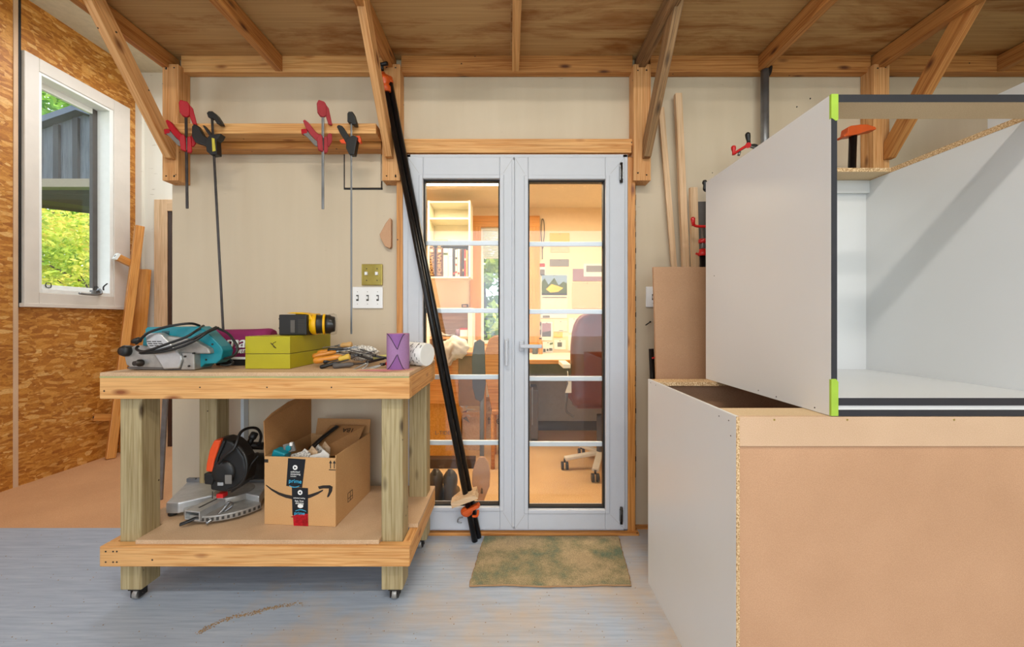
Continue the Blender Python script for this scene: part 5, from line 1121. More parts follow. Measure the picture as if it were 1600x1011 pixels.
# ================================================================== DOOR MAT
b = MB(); n = 28; z0 = .001
zf, zr = 1.682, 2.062
rr = random.Random(4)
pts = []
x00, x01, x10, x11 = U(734, zf), U(986, zf), U(757, 2.06), U(966, 2.06)
for i in range(n+1): u = i/n; pts.append((x00+(x01-x00)*u, zf+rr.uniform(-.002, .002)+.004*math.sin(u*9)))
for i in range(1, n+1): u = i/n; pts.append((x01+(x11-x01)*u+rr.uniform(-.0025, .0025), zf+(zr-zf)*u))
for i in range(1, n+1): u = i/n; pts.append((x11+(x10-x11)*u, zr+rr.uniform(-.002, .002)))
for i in range(1, n): u = i/n; pts.append((x10+(x00-x10)*u+rr.uniform(-.0025, .0025), zr+(zf-zr)*u))
b.prism([Vector((x, y, z0)) for x, y in pts], (0, 0, .009), 'carpet')
mat_o = b.build('door_mat', label='worn green and sandy doormat on the floor in front of the double door', cat='mat')
b = MB(); b.tube([Vector((x, y, .006)) for x, y in pts], .004, 'matback', closed=True, sub=1, n=6); b.build('binding', mat_o)
# sawdust trails and crumbs on the floor
b = MB(); rr = random.Random(8)
path = [(310, 990, 0), (330, 978, 0), (352, 968, 0), (372, 962, 0), (392, 960, 0), (408, 954, 0), (425, 950, 0), (445, 947, 0), (468, 942, 0)]
for i in range(420):
    k = rr.uniform(0, len(path)-1.001); j = int(k); u = k-j; x = path[j][0]*(1-u)+path[j+1][0]*u; y = path[j][1]*(1-u)+path[j+1][1]*u
    x += rr.gauss(0, 3); y += rr.gauss(0, 1.3); Z = EYE*F/(y-500); s = rr.uniform(.0007, .0022)
    b.box((U(x, Z), Z, s*.5), (s*2.2, s*1.6, s), 'sawdust', Matrix.Rotation(rr.uniform(0, 3), 3, 'Z'))
for i in range(260):
    x = rr.uniform(0, 1010); y = rr.uniform(835, 1005); Z = EYE*F/(y-500); s = rr.uniform(.0006, .0018)
    b.box((U(x, Z), Z, s*.5), (s*2.2, s*1.6, s), 'sawdust', Matrix.Rotation(rr.uniform(0, 3), 3, 'Z'))
b.build('sawdust', label='thin trail of brown sawdust on the grey floor below the workbench', cat='sawdust', kind='stuff')

# ================================================================== LEFT BAY TIMBER
t = thing('leaning_post', 'long orange wooden post with two short pegs, leaning beside the tall window', 'post', P(168, 716, 3.22))
t.location.z = 0; WM[t] = Matrix.Translation(t.location)
bot = Vector((U(168, 3.24), 3.24, .0)); top = P(213, 354, 3.44)
b = MB(); b.beam(bot+Vector((.025, 0, 0)), top+Vector((.03, 0, 0)), .055, .06, 'orange_wood', up=(-.55, -.8, 0)); lo = min(v.z for v in b.v)
for v in b.v: v.z -= lo
b.build('upright', t, bevel=.004)
d = top-bot
def onb(py): # point on the post for a photo row
    best = min(range(101), key=lambda i: abs(500-(bot.z+d.z*i/100-EYE)*F/(bot.y+d.y*i/100)-py)); return bot+d*best/100
for py, tip in ((412, (180, 400)), (653, (146, 652))):
    p = onb(py); q = P(tip[0], tip[1], p.y-.10); b = MB(); b.beam(p, q, .045, .055, 'orange_wood', up=(0, 0, 1)); pg = b.build('peg', t, bevel=.002)
    dd = (q-p).normalized(); b = MB(); b.cyl(q-dd*.002, q+dd*.002, .010, 'darksteel', n=12); b.build('bolt', pg)
    if py < 500:
        b = MB(); b.beam(q-dd*.018, q+dd*.0015, .047, .057, 'white'); b.build('painted_end', pg)
t = lean('leaning_board', 223, 421, 200, 700, 3.50, .13, .035, 'orange_wood', 'shorter orange board leaning behind the post with pegs', 'board', 3.40)
b = MB(); b.beam((U(250, 2.5)+.0, 2.50, .0), P(262, 560, 2.52), .03, .012, 'galv', up=(0, -1, 0)); lo = min(v.z for v in b.v)
for v in b.v: v.z -= lo
b.build('metal_strip', label='thin bluish metal strip standing behind the front left bench leg', cat='strip')
b = MB(); b.bb(U(372, 2.1), U(377, 2.1), 2.12, 2.157, 0, HT-.03, 'bar'); b.build('white_strip', label='narrow bluish white strip standing on the wall behind the rear left bench leg', cat='strip')

# ================================================================== OFFICE
ZB = 4.1
# window in the far office wall
wn2 = thing('window_2', loc=(-.055, ZB, .92), kind=STR)
b = MB(); o_ = .0
b.bb(-.425, -.31, 4.07, 4.1, .80, 2.27, 'pine_office').bb(.20, .315, 4.07, 4.1, .80, 2.27, 'pine_office').bb(-.425, .315, 4.068, 4.1, 2.16, 2.275, 'pine_office').bb(-.45, .34, 4.02, 4.1, .88, .92, 'pine_office'); b.build('window_casing', wn2, bevel=.003)
b = MB()
for a, c, d_, e in ((-.31, -.285, .92, 2.16), (.175, .20, .92, 2.16), (-.285, .175, 2.13, 2.16), (-.285, .175, .92, .95)): b.bb(a, c, 4.12, 4.17, d_, e, 'white')
fr = b.build('window_frame', wn2, bevel=.002); MB().bb(-.285, .175, 4.145, 4.149, .95, 2.13, 'glass').build('pane', fr)
b = MB()
for i in range(16): z_ = 2.12-i*.019; b.beam((-.29, 4.112, z_), (.18, 4.112, z_), .0215, .002, 'blind', up=(0, .6, 1))
bl = b.build('window_blind', label='white slatted blind pulled partway down the office window', cat='blind')
# ceiling light
t = thing('office_ceiling_light', 'bright tube light on the office ceiling behind the left glass', 'ceiling light', (-.35, 3.25, 2.37))
MB().bb(-.95, .02, 3.26, 3.32, 2.345, 2.369, 'white').build('housing', t, bevel=.003)
b = MB(); b.cyl((-.93, 3.29, 2.333), (.0, 3.29, 2.333), .013, 'tube'); b.build('tube', t)
# wall bookcase
Zk = 3.55; k0, k1 = U(668, Zk), U(735, Zk); 
bk = thing('wall_bookcase', 'white open wall bookcase with three shelves behind the left glass', 'bookcase', ((k0+k1)/2, Zk+.13, H(433, Zk)))
zt_b = H(313, Zk); zb_b = H(433, Zk)
MB().bb(k0, k0+.018, Zk, Zk+.24, zb_b, zt_b, 'shelfwhite').build('side_panel', bk, bevel=.001)
MB().bb(k1-.018, k1, Zk, Zk+.24, zb_b, zt_b, 'shelfwhite').build('side_panel', bk, bevel=.001)
MB().bb(k0+.0185, k1-.0185, Zk+.225, Zk+.24, zb_b, zt_b, 'shelfwhite').build('back_panel', bk)
for yy in (314, 340, 378.5, 432): zz = H(yy, Zk); MB().bb(k0+.0185, k1-.0185, Zk+.001, Zk+.224, zz-.016, zz, 'shelfwhite').build('shelf', bk, bevel=.001)
zs = H(432, Zk)
def book(x0, x1, h, mat, label, Z=Zk+.01, z=zs, lettering=None, depth=.17, band=None):
    t = thing('book', label, 'book', ((x0+x1)/2, Z+.09, z+.0005), group='books on the lowest shelf of the wall bookcase')
    MB().bb(x0, x1, Z, Z+depth, z+.0005, z+h, mat).build('cover', t, bevel=.003)
    b = MB(); b.bb(x0+.003, x1-.003, Z+.004, Z+depth-.001, z+h-.0005, z+h+.0005, 'paper'); b.build('pages', t)
    if lettering:
        text(lettering, (x1-x0)*.78, ((x0+x1)/2+(x1-x0)*.28, Z-.0008, z+.012), (0, 0, 1), (-1, 0, 0), 'gold', 'spine_lettering', t, stretch=1.15)
        b = MB(); b.cyl(((x0+x1)/2, Z-.001, z+h-.03), ((x0+x1)/2, Z, z+h-.03), (x1-x0)*.25, 'bookcream', n=16); b.build('emblem', t)
    if band:
        b = MB()
        for zz, m in band: b.bb(x0+.002, x1-.002, Z-.0008, Z+.001, z+zz, z+zz+.02, m)
        b.build('spine_band', t)
def ub(px): return U(px, Zk+.01)
book(ub(669.5), ub(679.5), .270, 'bookbrown', 'brown book with gold spine letters, first from the left on the shelf', lettering='FORMATEUR')
book(ub(681), ub(692), .270, 'bookbrown', 'brown book with gold spine letters, second from the left beside the cream volumes', lettering='FORMATEUR')
book(ub(692.5), ub(700), .262, 'bookcream', 'left one of the two thick cream books', band=[(.2, 'printgreen')])
book(ub(700.2), ub(707), .262, 'bookcream', 'right one of the two thick cream books', band=[(.18, 'skyblue')])
book(ub(707.5), ub(711), .262, 'bookdark', 'dark book beside the cream ones', band=[(.02, 'bookred')])
book(ub(711.2), ub(714.5), .25, 'bookcream', 'cream and red patterned book in the middle of the shelf', band=[(.03, 'bookred'), (.1, 'bookred'), (.16, 'bookdark')])
book(ub(715), ub(718.5), .255, 'bookcream', 'slim pale book right of the patterned one', band=[(.02, 'bookred')])
book(ub(719), ub(722), .25, 'bookbrown', 'slim brown book near the right end of the shelf', band=[(.1, 'bookdark')])
book(ub(722.3), ub(725), .26, 'bookdark', 'slim black book near the right end of the shelf', band=[(.05, 'gold')])
book(ub(725.3), ub(728), .25, 'bookred', 'slim reddish book near the right end of the shelf', band=[(.15, 'bookcream')])
book(ub(728.3), ub(730.6), .245, 'handle3', 'last book on the right, tan spine')
zs2 = H(378.5, Zk)
b = MB(); b.box((U(683, Zk)+.02, Zk+.08, zs2+.010), (.11, .10, .02), 'shelfwhite'); b.box((U(684, Zk)+.02, Zk+.08, zs2+.026), (.13, .10, .010), 'gold'); b.build('yellow_book', label='yellow book lying flat on papers on the middle shelf of the bookcase', cat='book', bevel=.002)
b = MB(); b.prism([Vector((U(701, Zk), Zk+.01, zs2+.03)), Vector((U(706, Zk), Zk+.01, zs2+.03)), Vector((U(728, Zk), Zk+.05, zs2+.002)), Vector((U(712, Zk), Zk+.03, zs2+.002))], (0, .12, .0), 'paper'); b.build('loose_papers', label='loose white papers slumped on the middle shelf of the bookcase', cat='paper')
b = MB(); b.bb(U(690, Zk), U(722, Zk), Zk+.1, Zk+.2, H(340, Zk)+.0005, H(340, Zk)+.03, 'bookcream'); b.build('box_file', label='pale box file on the upper shelf of the bookcase', cat='box', bevel=.002)
# lower hutch standing on the counter
CH = .905
Zc0 = 3.15
co = thing('counter_unit', 'brown fronted counter unit with a wooden top behind the left glass', 'cabinet', (-.6, 3.5, 0))
MB().bb(-1.3, U(757, 3.3), Zc0, 4.06, CH-.03, CH, 'orange_wood').build('worktop', co, bevel=.003)
MB().bb(U(720, 3.3), U(756, 3.3), Zc0+.02, Zc0+.04, .46, CH-.0305, 'brown').build('front_panel', co)
MB().bb(-1.28, U(719, 3.3), Zc0+.02, Zc0+.04, .48, CH-.0305, 'orange_wood').build('drawer_front', co, bevel=.002)
for xx in (-1.25, U(752, 3.3)): MB().bb(xx-.02, xx+.02, Zc0+.45, Zc0+.5, 0, CH-.0305, 'orange_wood').build('leg', co)
hu = thing('shelf_hutch', 'cream wooden hutch with one shelf, standing on the counter unit', 'shelf', (-.6, 3.85, CH))
Zh = 3.70
MB().bb(U(666, Zh), U(671, Zh), Zh, 4.0, CH+.0005, H(484, Zh), 'shelfwhite').build('side_panel', hu)
MB().bb(U(731, Zh), U(738, Zh), Zh, 4.0, CH+.0005, H(484, Zh), 'shelfwhite').build('side_panel', hu)
MB().bb(U(666, Zh), U(738, Zh), Zh, 4.0, H(484, Zh)+.0003, H(484, Zh)+.02, 'shelfwhite').build('top_board', hu)
MB().bb(U(671, Zh)+.0005, U(731, Zh)-.0005, Zh+.01, 3.99, H(530, Zh), H(526, Zh), 'maple').build('shelf', hu)
MB().bb(U(671, Zh)+.0005, U(731, Zh)-.0005, 3.99, 4.0, CH+.001, H(484, Zh), 'maple').build('back_panel', hu)
zz = H(484, Zh)+.021
b = MB(); b.bb(U(720, Zh), U(730, Zh), Zh+.06, Zh+.12, zz, zz+.035, 'darkwood'); b.bb(U(722, Zh), U(728, Zh), Zh+.058, Zh+.06, zz+.01, zz+.025, 'mdf'); b.build('small_box', label='small dark box on top of the hutch', cat='box', bevel=.002)
zz = H(526, Zh)+.0005
b = MB(); b.bb(U(718, Zh), U(730, Zh), Zh+.03, Zh+.1, zz, zz+.065, 'white'); tn = b.build('tin', label='white tin with a red lid on the hutch shelf', cat='tin', bevel=.002); MB().bb(U(718, Zh)-.001, U(730, Zh)+.001, Zh+.029, Zh+.101, zz+.065, zz+.082, 'bookred').build('lid', tn)
b = MB(); b.cyl((U(714, Zh), Zh+.06, zz), (U(714, Zh), Zh+.06, zz+.07), .022, 'mauve'); b.build('jar', label='dark mauve jar beside the red-lidded tin', cat='jar')
b = MB(); b.tube([P(682, 519, Zh+.02), P(690, 524, Zh+.02), P(700, 525, Zh+.02), P(711, 523, Zh+.02)], .008, 'darkwood', flat=.4); b.prism([P(683, 516, Zh+.03), P(691, 522, Zh+.03), P(700, 524, Zh+.03), P(711, 521, Zh+.03), P(700, 526, Zh+.03), P(688, 526, Zh+.03)], (0, .12, 0), 'paper'); b.build('open_book', label='open book lying on the hutch shelf', cat='book')
for i, (px_, m) in enumerate(((742, 'white'), (747, 'bookcream'))):
    b = MB(); b.bb(U(px_-2, 3.5), U(px_+2, 3.5), 3.5, 3.54, CH+.001, CH+.07+.01*(1-i), m); b.build('small_carton', label=['taller small white carton on the counter end beside the window', 'shorter cream carton on the counter end beside the window'][i], cat='carton', bevel=.001)
# cloth heap on the counter
bm = bmesh.new(); bmesh.ops.create_icosphere(bm, subdivisions=4, radius=1)
rr = random.Random(2); dirs = [Vector((rr.gauss(0, 1), rr.gauss(0, 1), rr.gauss(0, 1))).normalized() for _ in range(14)]
b = MB(); vs = []; c = P(705, 548, 3.12)
for v in bm.verts:
    n = v.co.normalized(); s = 1+.22*max(abs(n.dot(q))**10 for q in dirs)-.12*abs(math.sin(7*n.x+5*n.z))
    dz = n.z*.085*s; dx = n.x*.135*s
    if n.x > 0: dz += .03
    if n.z < 0: dz *= 1.3
    vs.append(c+Vector((dx, n.y*.06*s, dz)))
fs = [[x.index for x in f.verts] for f in bm.faces]; bm.free(); b.add(vs, fs, 'cloth', smooth=True)
b.build('cloth_heap', label='crumpled off-white cloth hanging over the counter edge', cat='cloth')
# cartons on the office floor
def carton(x0, x1, y, d_, z0, z1, mat, label, txt=None):
    t = thing('carton', label, 'box', ((x0+x1)/2, y+d_/2, z0))
    MB().bb(x0, x1, y, y+d_, z0, z1, mat).build('body', t, bevel=.003)
    b = MB(); b.prism([Vector((x0, y, z1)), Vector((x1, y, z1)), Vector((x1-.01, y-.05, z1+.06)), Vector((x0+.02, y-.06, z1+.055))], (0, .003, .001), mat); b.build('flap', t)
    if txt:
        for s, sz, ox, oz in txt: text(s, sz, (x0+ox, y-.0015, z0+oz), (1, 0, 0), (0, 0, 1), 'greyplastic', 'print', t)
    return t
ZF = 3.25
carton(U(650, ZF), U(716, ZF), ZF, .3, 0.0, H(604, ZF)-.02, 'carton', 'orange-yellow carton on the office floor behind the left glass', [('L-TIDE', .045, .16, .20)])
carton(U(722, 3.45), U(752, 3.45), 3.45, .25, 0, H(652, 3.45), 'carton_pale', 'open brown carton full of papers beside the orange-yellow one')
b = MB(); rr = random.Random(3)
t = thing('paper_bundle', 'crumpled papers and tape bundle sticking out between the office cartons', 'paper', (U(734, 3.4), 3.42, H(652, 3.4)))
for i in range(9):
    c = P(rr.uniform(722, 742), rr.uniform(626, 652), 3.42); b.prism([c+Vector((rr.uniform(-.05, .05), rr.uniform(-.02, .02), rr.uniform(-.05, .05))) for _ in range(3)], (0, .006, .002), rr.choice(['paper', 'mauve', 'greyplastic', 'paper', 'white']))
b.build('sheets', t)
Zq = 3.8
carton(U(757, Zq), U(790, Zq), Zq, .25, 0.0, H(652, Zq), 'carton_pale', 'pale printed carton on the floor under the office window', [('file', .12, .03, .14)])
carton(U(757, Zq), U(790, Zq), Zq, .25, H(652, Zq)+.001, H(627, Zq), 'carton_pale', 'pale printed carton stacked on top of the other one', [('100 CT', .06, .03, .06)])
b = MB(); b.bb(U(762, Zq), U(788, Zq), Zq+.02, Zq+.15, H(627, Zq)+.001, H(620, Zq), 'skyblue'); b.build('blue_folder', label='blue folder lying on the topmost pale carton', cat='folder')
b = MB(); b.bb(-1.0, U(742, 3.0), 3.02, 3.10, 0.0, .075, 'darkwood'); b.build('dark_plank', label='dark plank on the office floor in front of the cartons', cat='plank', bevel=.003)
# orange chair back by the window
t = thing('wooden_chair', 'orange wooden chair with a rounded back beside the office window', 'chair', (U(775, 3.0), 3.05, 0))
b = MB(); b.px([(757, 582), (759, 545), (764, 530), (772, 525), (790, 522), (815, 530), (818, 582), (800, 640), (768, 640)], 2.98, 3.00, 'orange_wood'); b.build('backrest', t, bevel=.004)
MB().bb(U(768, 3.0), U(800, 3.0), 3.0, 3.4, .43, .46, 'orange_wood').build('seat', t, bevel=.004)
for xx in (U(770, 3.0), U(798, 3.0)):
    for yy in (3.02, 3.36): MB().cyl((xx, yy, 0), (xx, yy, .43), .016, 'orange_wood').build('leg', t)
# boots
def boot(px_, h, label):
    Z = 2.42; x = U(px_, Z); t = thing('boot', label, 'boot', (x, Z, 0), group='pair of dark boots behind the glass')
    def ring(z, rx, ry, cy): return [Vector((x+rx*math.cos(q), Z+cy+ry*math.sin(q), z)) for q in [2*math.pi*i/24 for i in range(24)]]
    b = MB(); b.rings([ring(.028, .050, .12, .06), ring(.055, .053, .12, .06), ring(.08, .044, .085, .03), ring(.11, .040, .062, .01), ring(.155, .046, .06, .005), ring(h-.045, .043, .05, .002), ring(h-.02, .028, .035, 0), ring(h-.008, .016, .02, 0)], 'boot'); b.build('upper', t)
    b = MB(); b.rings([ring(0, .050, .125, .06), ring(.027, .054, .127, .06)], 'sole'); b.build('outsole', t)
    b = MB(); b.bb(x-.009, x+.009, Z-.04, Z-.033, h-.035, h+.012, 'boot'); b.build('pull_tab', t, bevel=.002)
boot(681, .235, 'dark boot nearest the bench, seen from behind through the glass'); boot(703.5, .232, 'dark boot with olive toe, right one of the pair behind the glass')
# paddle
t = thing('paddle', 'dark shafted double-bladed paddle standing upright behind the left glass', 'paddle', (U(750, 2.40), 2.42, 0))
Zp = 2.40
b = MB(); b.cyl(P(753, 770, Zp), P(753, 540, Zp+.06), .0145, 'greyplastic'); b.build('shaft', t)
b = MB(); b.px([(749, 714), (757, 714), (763, 722), (766, 740), (765, 760), (759, 775), (755, 787), (747, 786), (741, 770), (737, 755), (738, 738), (743, 722)], Zp-.012, Zp+.005, 'mdf'); b.build('blade', t, bevel=.005, label='pale wooden lower blade')
b = MB(); b.px([(741, 535), (750, 530), (757, 535), (759, 600), (756, 622), (751, 628), (743, 624), (738, 605), (737, 560)], Zp+.02, Zp+.032, 'greydark'); b.build('blade', t, bevel=.004, label='dark upper blade')
# desk under the pinned papers
dk = thing('office_desk', 'desk with a white top and orange wooden front edge below the pinned papers', 'desk', (.9, 3.7, 0))
ZD = 3.35; dz = H(562, ZD)
MB().bb(U(826, ZD)-.05, 1.75, ZD, 4.06, dz-.04, dz-.002, 'orange_wood').build('edge', dk, bevel=.006)
MB().bb(U(826, ZD)-.05, 1.75, ZD+.01, 4.06, dz-.002, dz, 'shelfwhite').build('desktop', dk)
MB().bb(U(824, 3.9), 1.75, 3.99, 4.01, .12, dz-.041, 'grey').build('modesty_panel', dk)
MB().bb(.2, .24, 3.4, 3.98, 0, dz-.041, 'grey').build('leg', dk) if False else None
b = MB(); b.bb(1.68, 1.72, 3.4, 3.98, 0, dz-.041, 'grey'); b.build('leg', dk)
b = MB(); b.bb(U(824, 3.7)+.0, U(829, 3.7), 3.72, 3.98, 0, dz-.041, 'grey'); b.build('leg', dk)
t = thing('computer_tower', 'narrow dark grey computer tower under the desk behind the right glass', 'computer', (U(835, 3.55), 3.62, 0))
MB().bb(U(829.5, 3.55), U(841, 3.55), 3.55, 3.85, .07, H(609, 3.55), 'greydark').build('case', t, bevel=.003)
MB().bb(U(830.5, 3.55), U(840, 3.55), 3.56, 3.84, 0.0, .0695, 'slot').build('base', t)
MB().bb(U(831, 3.55), U(832.5, 3.55), 3.546, 3.5505, .2, .55, 'steel').build('trim', t)
# bottles on the desk
t = thing('orange_bottle', 'small orange bottle on the desk beside the door handle', 'bottle', (U(844, 3.9), 3.9, dz))
b = MB(); b.lathe((U(844.5, 3.9), 3.9, dz+.0005), (0, 0, 1), [(0, .020), (.005, .022), (.12, .022), (.135, .012), (.15, .012)], 'handle'); b.build('body', t)
b = MB(); b.cyl((U(844.5, 3.9), 3.9, dz+.151), (U(844.5, 3.9), 3.9, dz+.165), .013, 'darkwood'); b.build('cap', t)
b = MB(); b.lathe((U(836, 3.9), 3.9, dz+.0005), (0, 0, 1), [(0, .028), (.06, .028), (.07, .02)], 'greydark'); b.build('dark_cup', label='dark cup on the desk left of the orange bottle', cat='cup')
# pinned papers
def pinned(x0, y0, x1, y1, mat, label, extra=None, cat='paper', name='pinned_paper'):
    Z = 4.092; b = MB(); b.bb(U(x0, Z), U(x1, Z), Z, 4.0985, H(y1, Z), H(y0, Z), mat); o = b.build(name, label=label, cat=cat)
    b = MB(); b.cyl((U((x0+x1)/2, Z), Z-.008, H(y0+1.5, Z)), (U((x0+x1)/2, Z), Z+.001, H(y0+1.5, Z)), .005, 'slot', n=8); b.build('pin', o)
    for i, (pts, m) in enumerate(extra or []):
        q = MB(); q.prism([P(x, y, Z-.0012-.0009*i) for x, y in pts], (0, .0008, 0), m); q.build('print_or_reflection', o)
    return o
pinned(859, 364, 890, 379, 'yellowpaper', 'bright yellow sheet pinned highest on the office wall')
pinned(860, 380, 890, 394, 'carton_pale', 'pale sheet pinned right below the bright yellow one')
pinned(859, 405, 889, 416, 'printgrey', 'small grey printed strip pinned above the landscape calendar')
pinned(842, 411, 852, 431, 'paper', 'narrow photo with a red top pinned beside the window casing', [([(843, 411.5), (851.5, 411.5), (851.5, 417), (843, 417)], 'bookred'), ([(844, 421), (851, 421), (851, 429), (844, 429)], 'greyplastic')])
pinned(845, 429, 887, 483, 'bookcream', 'wall calendar with a green and gold mountain landscape picture', [([(846.5, 430), (886, 430), (886, 461), (846.5, 461)], 'skyblue'), ([(846.5, 461), (846.5, 440), (851, 435), (857, 445), (866, 434), (873, 446), (880, 440), (886, 443), (886, 461)], 'printgreen'), ([(853, 452), (862, 444), (872, 447), (880, 450), (872, 456), (860, 457)], 'yellowpaper'), ([(846.5, 458), (886, 458), (886, 461), (846.5, 461)], 'bookdark'), ([(847.5, 464), (885, 464), (885, 465.2), (847.5, 465.2)], 'greyplastic')], 'calendar', 'wall_calendar')
pinned(895, 420, 940, 439, 'mauve', 'wide mauve landscape photo pinned near the door edge, painted with a pale glass reflection', [([(912, 412), (943, 412), (943, 432), (912, 432)], 'paper'), ([(916, 415), (941, 415), (941, 425), (916, 425)], 'printgrey')])  # pale and grey patches paint a reflection in the door glass onto this sheet
pinned(894, 441, 941, 482, 'carton_pale', 'large pale sheet pinned under the mauve photo')
pinned(845, 486, 886, 497, 'paper', 'white sheet with a small dark heading directly below the calendar', [([(848, 493), (859, 493), (859, 496.5), (848, 496.5)], 'greyplastic')])
pinned(831, 503, 846, 523, 'printgrey', 'grey picture pinned over the window casing edge', [([(834, 512), (845, 509), (845, 515), (834, 517)], 'paper')])
pinned(845, 503, 863, 532, 'paper', 'white sheet with a small mauve photo pinned right of the grey picture', [([(847, 505), (861, 505), (861, 526), (847, 526)], 'mauve'), ([(847, 519), (861, 517), (861, 526), (847, 526)], 'greydark')])
pinned(866, 501, 886, 518, 'bookcream', 'cream note pinned in the middle of the lower papers', [([(873, 516), (880, 516), (880, 517), (873, 517)], 'greyplastic')])
pinned(865, 519, 879, 527, 'yellowpaper', 'small yellow note pinned in the lower cluster')
pinned(866, 531, 884, 546, 'paper', 'white sheet with a dark square pinned above the desk', [([(871, 535), (878, 535), (878, 542), (871, 542)], 'greydark')])
pinned(848, 534, 864, 551, 'paper', 'white sheet with small dark prints pinned just above the desk', [([(849, 545), (852.5, 545), (852.5, 550), (849, 550)], 'greydark'), ([(854, 545), (857, 545), (857, 548.5), (854, 548.5)], 'greydark'), ([(858, 544), (863, 544), (863, 548), (858, 548)], 'greydark'), ([(859, 536), (864, 535), (864, 538), (859, 539)], 'printgreen')])
pinned(889, 497, 905, 520, 'paper', 'white sheet partly hidden by the brown chair, upper one')
pinned(888, 524, 905, 548, 'paper', 'white sheet partly hidden by the brown chair, lower one')
b = MB(); b.tube([P(847.5, 405, 4.085), P(847, 385, 4.085), P(845.5, 365, 4.085), P(846.5, 346, 4.085), P(848, 342, 4.085), P(850, 347, 4.085), P(850.5, 365, 4.085), P(849, 380, 4.085), P(848.3, 388, 4.085)], .004, 'greydark', n=6); b.build('wire_loop', label='dark wire loop hanging on the office wall beside the window casing', cat='wire')
# office chair, seen from behind
t = thing('office_chair', 'high-backed brown leather office chair behind the right glass', 'office chair', (U(935, 2.9), 2.95, 0))
Zc = 2.75; b = MB()
L_, Rr = U(892, Zc), U(892, Zc)+.56
def chring(z, x0, x1, y, th_):
    return [Vector((x0+(x1-x0)*(.5+.5*math.copysign(abs(math.cos(q))**.35, math.cos(q))), y-.06*math.sin(math.pi*(.5+.5*math.cos(q)))*0+th_*math.copysign(abs(math.sin(q))**.6, math.sin(q)), z)) for q in [2*math.pi*i/40 for i in range(40)]]
rs = []
for y_, x_ in ((634, 896), (620, 894), (600, 893), (560, 892.5), (540, 893), (520, 895), (508, 898.5), (499, 903), (493, 909), (489, 918), (486.5, 926)):
    x0 = U(x_, Zc); x1 = L_+Rr-x0; rs.append(chring(H(y_, Zc), x0, x1, Zc+.04+(.02 if y_ < 520 else 0), .055))
b.rings(rs, 'leather'); b.build('backrest', t)
b = MB(); b.box(((L_+Rr)/2, Zc+.33, .56), (.46, .46, .11), 'leather'); b.build('seat', t, bevel=.03, seg=4)
for sx in (-1, 1):
    xx = (L_+Rr)/2+sx*.30; b = MB(); b.tube([(xx-sx*.06, Zc+.1, .45), (xx, Zc+.10, .50), (xx, Zc+.06, .62), (xx-.0, Zc+.02, H(573, 2.7))], .010, 'greydark'); b.box((xx-(.01 if sx < 0 else 0), Zc+.12, H(572, 2.75)), (.055, .26, .03), 'shelfwhite'); b.build('armrest', t, bevel=.006)
b = MB(); b.cyl(((L_+Rr)/2, Zc+.30, .10), ((L_+Rr)/2, Zc+.30, .42), .028, 'greydark'); 
b.build('gas_lift', t)
cxx, cyy = (L_+Rr)/2, Zc+.30
for i, q in enumerate((188, 250, 322, 34, 110)):
    a_ = math.radians(q); e = Vector((cxx+.29*math.cos(a_), cyy+.29*math.sin(a_), .085)); b = MB(); b.beam((cxx, cyy, .12), e, .05, .025, 'cloth'); sp = b.build('base_spoke', t, bevel=.006)
    b = MB(); 
    for o_ in (-.018, .018): b.cyl(e+Vector((o_-.009, 0, -.055)), e+Vector((o_+.009, 0, -.055)), .030, 'black')
    b.cyl(e+Vector((0, 0, -.03)), e, .008, 'darksteel'); b.build('caster', sp)
b = MB(); b.prism([P(889, 596, 2.72), P(893, 596, 2.72), P(893, 614, 2.72), P(883, 614, 2.72)], (0, .003, 0), 'bookcream'); b.tube([P(887, 580, 2.72), P(888, 598, 2.72)], .003, 'bookcream'); b.build('tag', t, label='cream paper tag hanging from the armrest')

# ================================================================== SHOP LIGHT FIXTURES (behind the viewer)
for i, (x, y) in enumerate(((-.3, -.35), (1.3, -1.25))):
    t = thing('shop_tube_light', ['white tube light under the ceiling, the one nearer the shelf', 'white tube light under the ceiling, the one nearer the doorway'][i], 'ceiling light', (x, y, 3.47), group='workshop tube lights')
    MB().bb(x-.68, x+.68, y-.07, y+.07, 3.33, 3.469, 'white').build('housing', t, bevel=.004)
    b = MB()
    for o_ in (-.035, .035): b.cyl((x-.65, y+o_, 3.30), (x+.65, y+o_, 3.30), .013, 'shoptube')
    b.build('tube', t)

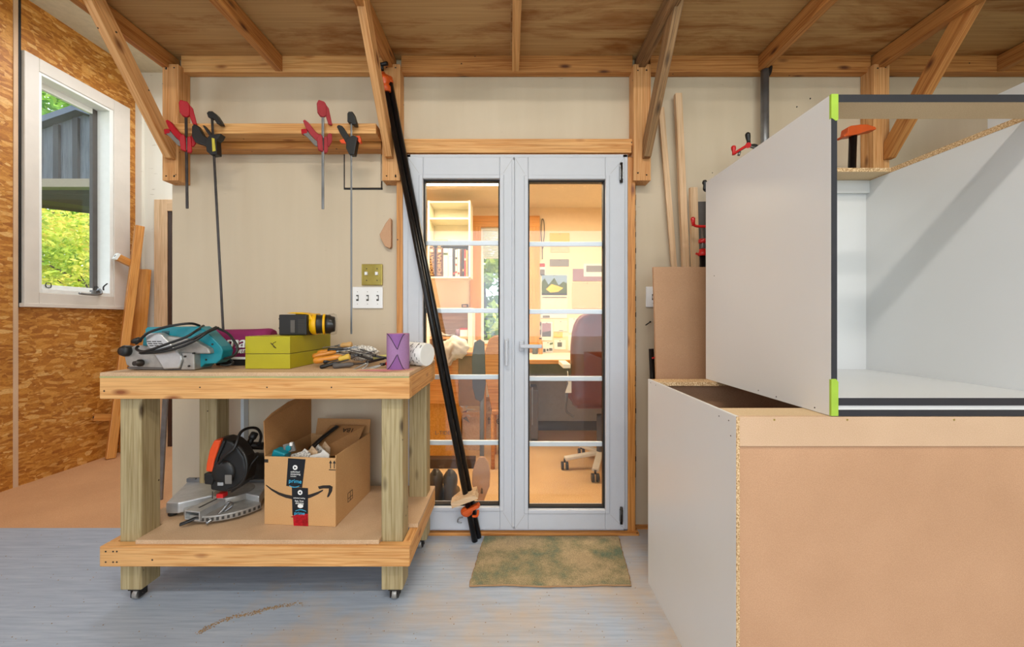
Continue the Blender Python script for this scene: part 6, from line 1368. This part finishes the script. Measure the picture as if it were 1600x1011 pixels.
# ================================================================== OUTDOORS
MB().bb(-40, 40, -30, 50, -.45, -.30, 'grass').build('ground', kind=STR)
def tree(loc, R_, Hh_, mat, label, seed, n=2600, ls=.16, zlo=.2):
    rr = random.Random(seed); t = thing('tree', label, 'tree', loc, group='trees outside the windows')
    b = MB(); x, y, z = loc; b.lathe((x, y, z), (0, 0, 1), [(0, .18), (Hh_*.3, .13), (Hh_*.85, .03)], 'bark', n=10)
    for i in range(7):
        q = rr.uniform(0, 6.28); z0 = z+Hh_*rr.uniform(.25, .6); b.cyl((x, y, z0), (x+math.cos(q)*R_*.7, y+math.sin(q)*R_*.7, z0+Hh_*.2), .04, 'bark', r1=.01, n=6)
    b.build('trunk', t)
    b = MB(); vs = []; fs = []
    cl = [(Vector((rr.uniform(-1, 1)*R_*.75, rr.uniform(-1, 1)*R_*.75, Hh_*(zlo+(1-zlo)*rr.random()))), rr.uniform(.25, .5)*R_) for _ in range(34)]
    for i in range(n):
        c, r_ = rr.choice(cl); d_ = Vector((rr.gauss(0, 1), rr.gauss(0, 1), rr.gauss(0, 1))).normalized()*r_*rr.uniform(.7, 1)
        p = Vector(loc)+c+d_; p.z = max(p.z, z+.05); a = Vector((rr.gauss(0, 1), rr.gauss(0, 1), rr.gauss(0, .6))).normalized()*ls*rr.uniform(.5, 1); e = a.cross(Vector((rr.gauss(0, 1), rr.gauss(0, 1), rr.gauss(0, 1)))).normalized()*a.length*.5
        k = len(vs); vs += [p-a, p-a*.2+e, p+a, p-a*.2-e]; fs.append((k, k+1, k+2, k+3))
    b.add(vs, fs, mat); b.build('foliage', t)
tree((-10.2, 9.6, -.3), 1.7, 4.1, 'leaf1', 'yellow-green tree beside the shed, nearest the left window', 1, 11000, .085, .05)
tree((-13.6, 10.6, -.3), 1.9, 4.3, 'leaf1', 'yellow-green tree beyond the nearest one outside the left window', 2, 11000, .10, .05)
tree((-9.0, 8.2, -.3), .8, 1.9, 'leaf1', 'low green bush under the shed outside the left window', 6, 2400, .10, .05)
tree((-16.6, 14.0, -.3), 2.6, 11.0, 'leaf2', 'tall green tree rising above the shed roof', 3, 7000, .2, .3)
tree((-.5, 7.0, -.3), 1.4, 2.9, 'leaf1', 'bushy yellow-green shrub straight outside the office window', 4, 14000, .10, .05)
tree((1.3, 8.0, -.3), 1.7, 3.3, 'leaf2', 'green shrub tree to the right outside the office window', 5, 4200, .13, .05)
# shed gable with board and batten siding
sx0, sx1, SY = -9.2, -6.75, 6.5
SYF = SY-.12; pkx = U(118, SYF); 
shd = thing('shed', 'dark grey board-and-batten shed gable on posts outside the left window', 'shed', ((sx0+sx1)/2, SY+1, -.3))
zbm = H(281, SY); pk = H(162, SYF); sl = (H(162, SY)-H(186, SY))/(pkx-U(62, SY))
xr_ = 2*pkx-sx0
def rz_(x): return pk-sl*abs(x-pkx)-.12
b = MB(); b.prism([Vector((sx0, SY, zbm)), Vector((xr_, SY, zbm)), Vector((xr_, SY, rz_(xr_))), Vector((pkx, SY, rz_(pkx))), Vector((sx0, SY, rz_(sx0)))], (0, .08, 0), 'siding')
for i, v in enumerate(b.v): b.g[i] = Vector((v.z, v.x, v.y))
b.build('siding', shd)
for i in range(12):
    x = pkx-.62*2+.33*i-.06 if False else U(92, SY)-.66+.325*i
    if sx0 < x < xr_: MB().bb(x-.045, x+.045, SY-.04, SY-.001, zbm, rz_(x)-.03, 'batten').build('batten', shd)
for s_ in (-1, 1):
    xe = pkx+s_*(pkx-sx0+.3); b = MB(); b.prism([Vector((pkx, SYF, pk)), Vector((xe, SYF, pk-sl*abs(xe-pkx))), Vector((xe, SYF, pk-sl*abs(xe-pkx)-.10)), Vector((pkx, SYF, pk-.10))], (0, .9, 0), 'roof'); b.build('roof', shd)
MB().bb(sx0, xr_, SY-.06, SY+.12, zbm-.14, zbm-.001, 'fascia').build('beam', shd)
b = MB(); b.prism([Vector((sx0, SY+.1, zbm-.14)), Vector((xr_, SY+.1, zbm-.14)), Vector((xr_, SY+.75, zbm-.62)), Vector((sx0, SY+.75, zbm-.16))], (0, .05, -.05), 'soffit'); b.build('soffit', shd)
for x in (sx0+.1, xr_-.1): MB().bb(x-.08, x+.08, SY+.2, SY+.36, -.3, zbm-.14, 'soffit').build('post', shd)
